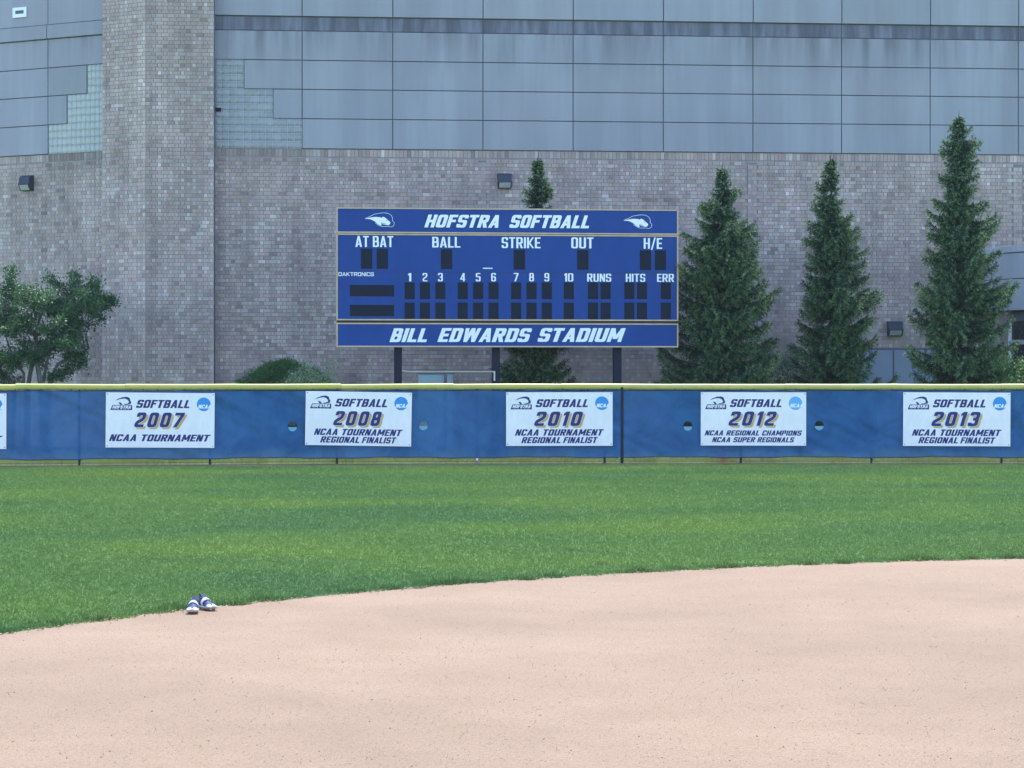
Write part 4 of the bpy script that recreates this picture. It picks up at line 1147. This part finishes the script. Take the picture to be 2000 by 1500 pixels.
def spruce(px, Y, prof, label, seed, tone=1.0):
    """prof: rows (y_px, left_px, right_px) of the crown outline measured on the photograph"""
    rg = np.random.default_rng(seed)
    X = (px - 1000) * Y / FOC; S = FOC / Y
    zs = np.array([EYE - (p[0] - HZ) / S for p in prof]); wl_ = np.array([(px - p[1]) / S for p in prof]); wr_ = np.array([(p[2] - px) / S for p in prof])
    o = np.argsort(zs); zs, wl_, wr_ = zs[o], wl_[o], wr_[o]
    H = zs[-1]
    t = thing('spruce_tree', label, 'spruce tree', (X, Y, 0), 0, 'spruces planted in front of the arena')
    mb = MB(); k = 12
    r0 = .028 * H * .55
    mb.tube([(.03 * math.sin(i * 1.3), .02 * math.cos(i), H * i / k) for i in range(k + 1)], [max(.008, r0 * (1 - i / k) ** .9) for i in range(k + 1)], 8)
    mb.tube([(0, 0, H - .02), (.015, 0, H + .10), (.01, 0, H + .2)], [.010, .006, .002], 5)
    mb.build('trunk', M['bark'], t)
    limbs = MB(); allc = []; allax = []; alln = []; LL = []; WW = []; CC = []
    z = .45
    while z < H - .06:
        fr = z / H
        gap = .27 * (1 - fr) + .10
        nb = int(rg.integers(7, 10) if fr < .75 else rg.integers(4, 6))
        a0 = rg.uniform(0, 6.28)
        for b in range(nb):
            az = a0 + b * 2 * math.pi / nb + rg.normal(0, .25)
            ca, sa = math.cos(az), math.sin(az)
            # tips rise, so the outline at the tip height rules the length
            lift = .10
            wl_i, wr_i = np.interp(z + lift, zs, wl_), np.interp(z + lift, zs, wr_)
            side = wr_i if ca > 0 else wl_i
            mean = (wl_i + wr_i) / 2
            q0 = abs(ca) ** .45; L = (q0 * side + (1 - q0) * mean) * rg.uniform(.80, 1.06)
            if rg.random() < .22: L *= rg.uniform(.50, .85)
            L *= max(.58, min(1.16, .99 + .85 * noise.noise(Vector((ca * 1.1 + seed * 7, sa * 1.1, z * 1.9)))))
            L = max(L, .06)
            rise = rg.uniform(-.12, .22) + .22 * fr
            zj = z + rg.normal(0, gap * .35)
            def bp(tt): return np.array([ca * L * tt, sa * L * tt, zj + L * ((rise - .42) * tt + .58 * tt ** 2.4 * (1 - .4 * fr))])
            limbs.tube([bp(q) for q in (0, .35, .7, .96)], [.004 + .012 * L, .004 + .008 * L, .003 + .004 * L, .002], 4, False)
            # side twigs
            nt_ = max(6, int(L / .036))
            tt = np.concatenate([np.linspace(.08, 1.0, nt_), rg.uniform(.05, .45, nt_ // 3)]) if L > .25 else np.linspace(.0, 1, nt_)
            for sgn in (-1, 1, 0):
                for q in tt:
                    if sgn == 0 and rg.random() < .1: continue
                    base = bp(q); tl = (.13 + .20 * min(L, 1.2) * (1 - q) ** .6 * (.45 + q)) * rg.uniform(.6, 1.2)
                    tl *= .45 + .55 * min(1, L / .45)
                    if L < .3: tl = .03 + .10 * rg.random()
                    fwd = np.array([ca, sa, .12 + .2 * q]); sd = np.array([-sa, ca, 0]) * sgn
                    if sgn == 0: dr = fwd * .4 + np.array([0, 0, rg.choice([.5, -1.1, -.8, -1.2])]); tl *= .85
                    else: dr = fwd * .75 + sd * .85 + np.array([0, 0, -.18])
                    dr = dr + rg.normal(0, .18, 3); dr /= np.linalg.norm(dr)
                    m = max(4, int(tl / .0135))
                    v = (np.arange(m) + rg.random(m)) / m
                    cen = base[None] + dr[None] * (v * tl)[:, None]; cen[:, 2] -= .35 * tl * v ** 2 * (.5 if q > .9 else 1)
                    nx = rg.normal(0, 1, (m, 3)); nx -= (nx @ dr)[:, None] * dr[None]; nx = unit(nx)
                    ax = unit(dr[None] * .8 + nx * .75)
                    allc.append(cen); allax.append(ax); alln.append(unit(rg.normal(0, 1, (m, 3)) + np.array([0, 0, .6])))
                    LL.append(rg.uniform(.045, .090, m)); WW.append(rg.uniform(.017, .030, m))
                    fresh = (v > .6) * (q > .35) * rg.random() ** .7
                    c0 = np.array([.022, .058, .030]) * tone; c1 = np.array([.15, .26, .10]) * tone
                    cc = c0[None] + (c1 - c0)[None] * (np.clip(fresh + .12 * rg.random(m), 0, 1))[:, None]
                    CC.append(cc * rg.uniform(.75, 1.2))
        z += gap * rg.uniform(.7, 1.15)
    limbs.build('branches', M['bark'], t, kind='stuff')
    V, F, C = quad_leaves(np.concatenate(allc), np.concatenate(allax), np.concatenate(alln), np.concatenate(LL), np.concatenate(WW), np.concatenate(CC))
    print('spruce faces', len(F))
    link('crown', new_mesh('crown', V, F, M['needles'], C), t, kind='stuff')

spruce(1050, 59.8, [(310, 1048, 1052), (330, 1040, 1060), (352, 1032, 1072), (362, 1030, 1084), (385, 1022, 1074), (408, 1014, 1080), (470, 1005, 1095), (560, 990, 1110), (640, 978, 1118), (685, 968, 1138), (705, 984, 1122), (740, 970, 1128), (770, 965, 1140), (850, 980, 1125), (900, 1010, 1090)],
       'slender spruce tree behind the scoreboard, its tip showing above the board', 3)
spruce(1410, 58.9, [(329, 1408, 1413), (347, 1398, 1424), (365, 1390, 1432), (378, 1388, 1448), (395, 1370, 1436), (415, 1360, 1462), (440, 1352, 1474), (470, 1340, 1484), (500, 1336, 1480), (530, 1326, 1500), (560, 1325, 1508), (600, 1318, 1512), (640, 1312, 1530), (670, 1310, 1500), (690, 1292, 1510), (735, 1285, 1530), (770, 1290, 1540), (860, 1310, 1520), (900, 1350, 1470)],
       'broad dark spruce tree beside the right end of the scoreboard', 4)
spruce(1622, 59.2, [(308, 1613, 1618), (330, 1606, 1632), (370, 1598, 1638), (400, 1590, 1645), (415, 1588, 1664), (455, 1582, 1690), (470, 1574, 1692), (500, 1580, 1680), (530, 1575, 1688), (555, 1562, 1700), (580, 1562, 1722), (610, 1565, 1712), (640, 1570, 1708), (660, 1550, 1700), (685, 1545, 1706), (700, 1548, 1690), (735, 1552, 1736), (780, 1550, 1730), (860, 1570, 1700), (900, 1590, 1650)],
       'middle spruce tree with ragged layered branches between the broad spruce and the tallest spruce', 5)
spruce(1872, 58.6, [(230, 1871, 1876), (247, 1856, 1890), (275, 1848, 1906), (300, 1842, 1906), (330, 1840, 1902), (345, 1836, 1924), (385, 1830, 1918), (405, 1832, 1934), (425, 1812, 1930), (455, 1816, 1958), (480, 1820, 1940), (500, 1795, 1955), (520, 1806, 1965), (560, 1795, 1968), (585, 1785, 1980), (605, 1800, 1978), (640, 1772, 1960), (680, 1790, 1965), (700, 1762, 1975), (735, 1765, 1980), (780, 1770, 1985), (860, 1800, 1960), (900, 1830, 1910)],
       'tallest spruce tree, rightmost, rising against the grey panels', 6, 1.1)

def leafy(name, label, cat, origin, pts, trunks, mats, leaf_n, leaf_L, col, spread, seed, group=None, bark='bark_grey', lr=.5, pale=None):
    """pts: cluster centres (local); trunks: list of polylines with radii"""
    rg = np.random.default_rng(seed)
    t = thing(name, label, cat, origin, 0, group)
    mb = MB()
    for pl_, rad_ in trunks: mb.tube(pl_, rad_, 7)
    if trunks: mb.build('trunk', M[bark], t)
    allc = []; allx = []; alln = []; LL = []; CC = []
    for p in pts:
        p = np.array(p); nl = int(leaf_n * rg.uniform(.6, 1.3))
        d_ = rg.normal(0, 1, (nl, 3)); c = p + d_ * spread * rg.uniform(.6, 1.2) * np.array([1, 1, .8])
        allc.append(c); allx.append(unit(rg.normal(0, 1, (nl, 3)) + d_ * .5 + np.array([0, 0, .1]))); alln.append(unit(rg.normal(0, .6, (nl, 3)) + np.array([0, 0, 1])))
        LL.append(leaf_L * rg.uniform(.6, 1.25, nl))
        cc = np.array(col)[None] * rg.uniform(.65, 1.35, (nl, 1)) * rg.uniform(.85, 1.15)
        if pale is not None: k_ = rg.random(nl) < pale[0]; cc[k_] = np.array(pale[1]) * rg.uniform(.7, 1.2, (k_.sum(), 1))
        CC.append(cc)
    LLc = np.concatenate(LL)
    V, F, C = quad_leaves(np.concatenate(allc), np.concatenate(allx), np.concatenate(alln), LLc, LLc * lr, np.concatenate(CC))
    link('crown', new_mesh('crown', V, F, M['leaves'], C), t, kind='stuff')
    return t

# left crab apple with several stems
YL = 58.5; SL = FOC / YL
Lp = lambda x, y, d_=0: ((x - 70) / SL, d_, EYE - (y - HZ) / SL)
ox = (70 - 1000) / SL
rg = np.random.default_rng(21)
cl = []
outline = [(-160, 640), (-150, 580), (-90, 560), (-40, 575), (0, 570), (10, 562), (45, 562), (75, 568), (110, 575), (118, 552), (140, 545), (150, 580), (170, 562), (188, 548), (186, 572), (200, 574), (210, 592), (205, 612), (186, 626), (150, 640), (160, 660), (170, 680), (165, 700), (130, 705), (110, 690), (90, 712), (60, 730), (30, 752), (-10, 758), (-60, 760), (-120, 750), (-170, 730)]
def inside(x, y, poly):
    r_ = False
    for (xa, ya), (xb, yb) in zip(poly, poly[1:] + poly[:1]):
        if (ya > y) != (yb > y) and x < (xb - xa) * (y - ya) / (yb - ya) + xa: r_ = not r_
    return r_
while len(cl) < 620:
    x, y = rg.uniform(-170, 222), rg.uniform(540, 760)
    if inside(x, y, outline):
        dens = noise.noise(Vector((x * .028, y * .028, 4))) + (0.30 if y < 650 else -.05)
        if rg.random() < .5 + dens * 1.3: cl.append(Lp(x, y, rg.normal(0, .55)))
for a, b in (((140, 575), (144, 535)), ((95, 542), (120, 566)), ((178, 575), (186, 548)), ((20, 560), (22, 528)), ((208, 585), (222, 590)), ((150, 700), (105, 745)), ((160, 690), (155, 716)), ((100, 735), (140, 725))):
    for q in range(7): cl.append(Lp(a[0] + (b[0] - a[0]) * q / 6, a[1] + (b[1] - a[1]) * q / 6, rg.normal(0, .08)))
tr = []
for path, r0_ in (([(86, 910), (84, 800), (82, 745), (74, 690), (70, 660), (48, 630), (30, 600)], .085), ([(92, 905), (94, 790), (98, 740), (112, 712), (140, 695), (165, 680), (180, 655)], .07), ([(52, 910), (53, 760), (60, 715), (75, 690), (66, 650), (90, 610), (100, 580)], .08),
                  ([(20, 910), (28, 755), (10, 735), (-30, 700), (-80, 650)], .075), ([(84, 745), (96, 690), (120, 650), (140, 600), (143, 560)], .045), ([(82, 700), (110, 672), (150, 650), (190, 610)], .035), ([(45, 760), (46, 730), (20, 690), (0, 640)], .04), ([(98, 740), (120, 735), (140, 727)], .018), ([(120, 650), (160, 610), (184, 565)], .025)):
    pl_ = [Lp(x, y, (i / len(path)) * rg.normal(0, .5)) for i, (x, y) in enumerate(path)]
    tr.append((pl_, [r0_ * (1 - .85 * i / (len(path) - 1)) + .006 for i in range(len(path))]))
for c in cl[::3]:
    c = Vector(c); best = min((Vector(p) for pl_, _ in tr[:9] for p in pl_[1:]), key=lambda p: (p - c).length)
    tr.append(([best, best.lerp(c, .5) + Vector((0, 0, -.05)), c], [.014, .009, .004]))
leafy('crab_apple_tree', 'low spreading leafy tree with several grey stems at the left edge behind the fence', 'tree', (ox, YL, 0), cl, tr, None, 85, .078, (.046, .118, .040), .085, 5)

# clipped dome shrub and looser silvery shrub
def dome_pts(cxp, halfw, ytop, Y, n, seed, ybase=905, flat=1.0):
    rg = np.random.default_rng(seed); S = FOC / Y; H = EYE - (ytop - HZ) / S; W = halfw / S; out = []
    for _ in range(n):
        a = rg.uniform(0, 6.28); e = rg.uniform(0, 1) ** .8 * 1.57
        r_ = rg.uniform(.80, .97)
        out.append((W * math.cos(e) * math.cos(a) * r_, W * .7 * math.cos(e) * math.sin(a) * r_, H * (.32 + .68 * math.sin(e)) * r_ if rg.random() < .8 else H * rg.uniform(.05, .5)))
    return out
S_ = FOC / 60.5
leafy('dome_shrub', 'dark green clipped rounded shrub left of the scoreboard behind the fence', 'shrub', ((556 - 1000) / S_, 60.5, 0), dome_pts(556, 128, 702, 60.5, 1500, 8), [([(0, 0, 0), (.02, 0, 1.1)], [.06, .03])], None, 80, .042, (.050, .135, .034), .07, 9, lr=.55)
S_ = FOC / 59.2
pt = [(rg.normal(0, .42), rg.normal(0, .25), rg.uniform(.4, 2.22)) for _ in range(190)]
pt = [(x, y, z) for x, y, z in pt if abs(x) < .95 * (1 - (z / 2.5) ** 5) + .05]
pt += [(.45 + .06 * rg.normal(), .1, 2.1 + .2 * rg.random()) for _ in range(6)] + [(-.55 + .06 * q, 0, 1.75 + .10 * q) for q in range(6)]
leafy('silver_shrub', 'loose silvery green shrub in front of the right side of the dark dome shrub', 'shrub', ((612 - 1000) / S_, 59.2, 0), pt, [([(0, 0, 0), (.1 * i - .2, 0, 1.5)], [.02, .008]) for i in range(5)], None, 46, .045, (.20, .30, .15), .095, 10, lr=.5, pale=(.5, (.32, .42, .26)))
# maple-like bush between the two middle spruces and bush at the right edge
S_ = FOC / 60.4
pt = [(rg.normal(0, .38), rg.normal(0, .25), rg.uniform(.4, 2.45)) for _ in range(130)]
leafy('leafy_bush', 'bright green leafy bush between the broad spruce and the middle spruce', 'shrub', ((1527 - 1000) / S_, 60.4, 0), pt, [([(0, 0, 0), (.1 * i - .2, 0, 1.9)], [.02, .008]) for i in range(5)], None, 42, .065, (.065, .15, .04), .11, 12, lr=.6)
S_ = FOC / 57.8
pt = [(rg.normal(0, .5), rg.normal(0, .3), rg.uniform(.4, 2.35)) for _ in range(190)]
pt = [p for p in pt if abs(p[0]) < .95 - .25 * max(0, p[2] - 1.4)]
leafy('leafy_bush', 'rounded light green bush at the right edge below the dark entrance windows', 'shrub', ((1994 - 1000) / S_, 57.8, 0), pt, [([(0, 0, 0), (.12 * i - .2, 0, 1.9)], [.02, .008]) for i in range(5)], None, 44, .075, (.075, .165, .04), .12, 13, lr=.62)

# ------------------------------------------------------------------ haze: thin summer air between the lens and the arena
mb = MB(); mb.box(-70, -6, -1.2, 70, 125, 15.5)
hz = mb.build('haze', None, kind='stuff')
hm = bpy.data.materials.new('haze'); hm.use_nodes = True; hn = hm.node_tree; hn.nodes.clear()
ho = hn.nodes.new('ShaderNodeOutputMaterial'); hv = hn.nodes.new('ShaderNodeVolumePrincipled')
hv.inputs['Color'].default_value = (.80, .88, 1.0, 1); hv.inputs['Density'].default_value = HAZE
hn.links.new(hv.outputs[0], ho.inputs['Volume']); hz.data.materials.append(hm)

# ------------------------------------------------------------------ small things behind and at the fence
def cabinet(px0, px1, ytop, Y, label, depth, name='utility_cabinet'):
    S = FOC / Y; W = (px1 - px0) / S; H = EYE - (ytop - HZ) / S
    t = thing(name, label, 'utility cabinet', ((px0 - 1000) / S, Y, 0))
    MB().box(0, 0, .08, W, depth, H - .03, .01).build('body', M['cabinet'], t)
    MB().box(-.02, -.02, H - .028, W + .02, depth + .02, H, .005).build('lid', M['joint'], t)
    MB().box(-.03, -.03, 0, W + .03, depth + .03, .078).build('base_slab', M['bare'], t)
    MB().box(.05, -.014, .2, W - .05, -.002, H - .12, .003).build('door', M['cabinet'], t)
    MB().box(W - .12, -.03, H * .5, W - .09, -.016, H * .5 + .1).build('handle', M['galv'], t)
cabinet(817, 868, 728.5, 60.2, 'pale blue utility cabinet below the scoreboard between its left and middle posts', .7)
cabinet(873.5, 885, 728.5, 60.0, 'narrow pale blue meter box standing right of the wide utility cabinet', .25)
p = px2w(1412, 905, 52.25)
t = thing('traffic_cone', 'faded orange traffic cone lying low behind the fence under the 2012 sign', 'traffic cone', (p.x, p.y, 0))
mb = MB(); prof = [(.13, .025), (.10, .12), (.065, .26), (.035, .40)]
vs = []; 
for r_, z in prof: vs += [(r_ * math.cos(a), r_ * math.sin(a), z) for a in np.linspace(0, 2 * math.pi, 15)[:-1]]
mb.add(vs, [(i * 14 + k, i * 14 + (k + 1) % 14, (i + 1) * 14 + (k + 1) % 14, (i + 1) * 14 + k) for i in range(3) for k in range(14)]); mb.build('cone_body', M['cone'], t, smooth=True)
MB().box(-.14, -.14, 0, .14, .14, .024, .006).build('cone_base', M['cone'], t)
p = px2w(932, 905, 51.7)
t = thing('ground_marker', 'small reddish brown marker block at the fence foot beneath the 2010 sign left side', 'marker', (p.x, p.y - .12, 0))
MB().box(-.035, -.035, 0, .035, .035, .13, .006).build('marker_post', M['marker'], t)
MB().box(-.02, -.038, .08, .02, -.0355, .12).build('marker_plate', M['sb_white'], t)
pts0 = [(1465, 903, .5, .03), (1478, 903, .3, .04), (1490, 899, .45, .06), (1506, 903, .5, .03), (1522, 902, .25, .05)]
slab = ['bare pale stick nearest the orange cone in the weeds behind the fence', 'short pale twig lying between the longer sticks right of the orange cone', 'pale stick propped highest in the weeds right of the orange cone', 'long pale stick flat in the weeds under the right part of the 2012 sign', 'small pale twig farthest right from the orange cone behind the fence']
for i, (x, y, L, zt_) in enumerate(pts0):
    p = px2w(x, y, 52.3 + .1 * i)
    mb = MB(); mb.tube([(-L, 0, zt_), (0, .05, zt_ + .03), (L * .8, 0, zt_ + .01)], [.006, .010, .005], 6); mb.tube([(0, .05, zt_ + .03), (L * .3, -.05, zt_ + .10)], [.006, .003], 5)
    o = mb.build('dead_branch', M['dead'], None, loc=(p.x, p.y, 0), rotz=.3 * i)
    o['label'] = slab[i]; o['category'] = 'branch'; o['group'] = 'sticks behind the fence'

# ------------------------------------------------------------------ pair of cleats on the clay
def cleat(label, loc, rz, mirror, roll=0):
    t = thing('softball_cleat', label, 'shoe', loc, rz, 'pair of softball cleats')
    t.scale = (1.0, .86, .90)
    # stations along the shoe from heel (y=0) to toe (y=-.30): y, half width, sole z, top z
    st = [(.005, .024, .030, .085), (-.02, .034, .024, .112), (-.06, .037, .022, .112), (-.10, .037, .022, .108), (-.14, .040, .022, .096), (-.18, .045, .022, .080), (-.22, .049, .022, .064), (-.255, .047, .024, .054), (-.285, .036, .028, .046), (-.302, .016, .034, .040)]
    def loft(sub, shrink=0, z0=None, z1=None, K=14):
        mb = MB(); vs = []
        for y, hw, zb_, zt2 in sub:
            lo = zb_ if z0 is None else z0(zb_, zt2); hi = zt2 if z1 is None else z1(zb_, zt2)
            for k in range(K):
                a = 2 * math.pi * k / K; c, s = math.cos(a), math.sin(a)
                tw = 1 - .42 * max(0, s)
                x = (hw + shrink) * math.copysign(abs(c) ** .75, c) * tw; z = (lo + hi) / 2 + (hi - lo) / 2 * math.copysign(abs(s) ** .8, s)
                vs.append((x * mirror + .006 * mirror * math.sin(-y * 10), y, z))
        fq = [(i * K + k, i * K + (k + 1) % K, (i + 1) * K + (k + 1) % K, (i + 1) * K + k) for i in range(len(sub) - 1) for k in range(K)]
        fq += [tuple(range(K)), tuple(range((len(sub) - 1) * K, len(sub) * K))]
        mb.add(vs, fq); return mb
    loft(st[:8]).build('upper', M['shoe_blue'], t, smooth=True)
    loft(st[6:], .002).build('toe_cap', M['shoe_white'], t, smooth=True)
    loft(st, .0045, lambda b, c: b - .008, lambda b, c: b + .016).build('sole', M['shoe_sole'], t, smooth=True)
    loft(st[2:9], .0055, lambda b, c: b + .002, lambda b, c: b + .022).build('midsole', M['shoe_white'], t, smooth=True)
    sub = [(-.098, .039, .03, .114), (-.112, .041, .028, .114), (-.130, .042, .028, .107), (-.146, .043, .028, .101)]
    loft(sub, .003).build('strap', M['shoe_white'], t, smooth=True)
    sub = [(-.147, .042, .03, .098), (-.158, .044, .03, .094)]
    loft(sub, .002).build('strap_edge', M['shoe_dark'], t, smooth=True)
    mb = MB(); mb.tube([(.024 * math.cos(a) , -.048 + .040 * math.sin(a), .110 + .008 * math.sin(a)) for a in np.linspace(0, 2 * math.pi, 17)], .006, 6, False)
    mb.build('collar', M['shoe_dark'], t, smooth=True)
    mb = MB(); mb.tube([(0, .0, .10), (0, .012, .125), (0, .004, .142), (0, -.01, .128)], .006, 6); mb.build('heel_tab', M['shoe_dark'], t)
    mb = MB(); mb.add([(-.017, -.095, .118), (.017, -.095, .118), (.020, -.070, .142), (-.020, -.070, .142)], [(0, 1, 2, 3)]); mb.build('tongue', M['shoe_blue'], t)
    for x, y in ((-.026, -.25), (.026, -.25), (-.034, -.20), (.034, -.20), (0, -.275), (-.022, -.03), (.022, -.03), (-.026, -.07), (.026, -.07)):
        mb = MB(); mb.tube([(x, y, .018), (x, y, 0)], [.008, .004], 6); mb.build('stud', M['stud'], t)
    return t
pa = px2w(372, 1200, 8814 / (1200 - HZ)); pb = px2w(388, 1194, 8814 / (1194 - HZ))
cleat('left cleat of the blue and white pair, toe pointing at the viewer', (pa.x + .004, pa.y + .235, 0.001), R(3), -1)
cleat('right cleat of the blue and white pair, toe turned out to the right', (pb.x - .018, pb.y + .21, 0.001), R(34), 1)
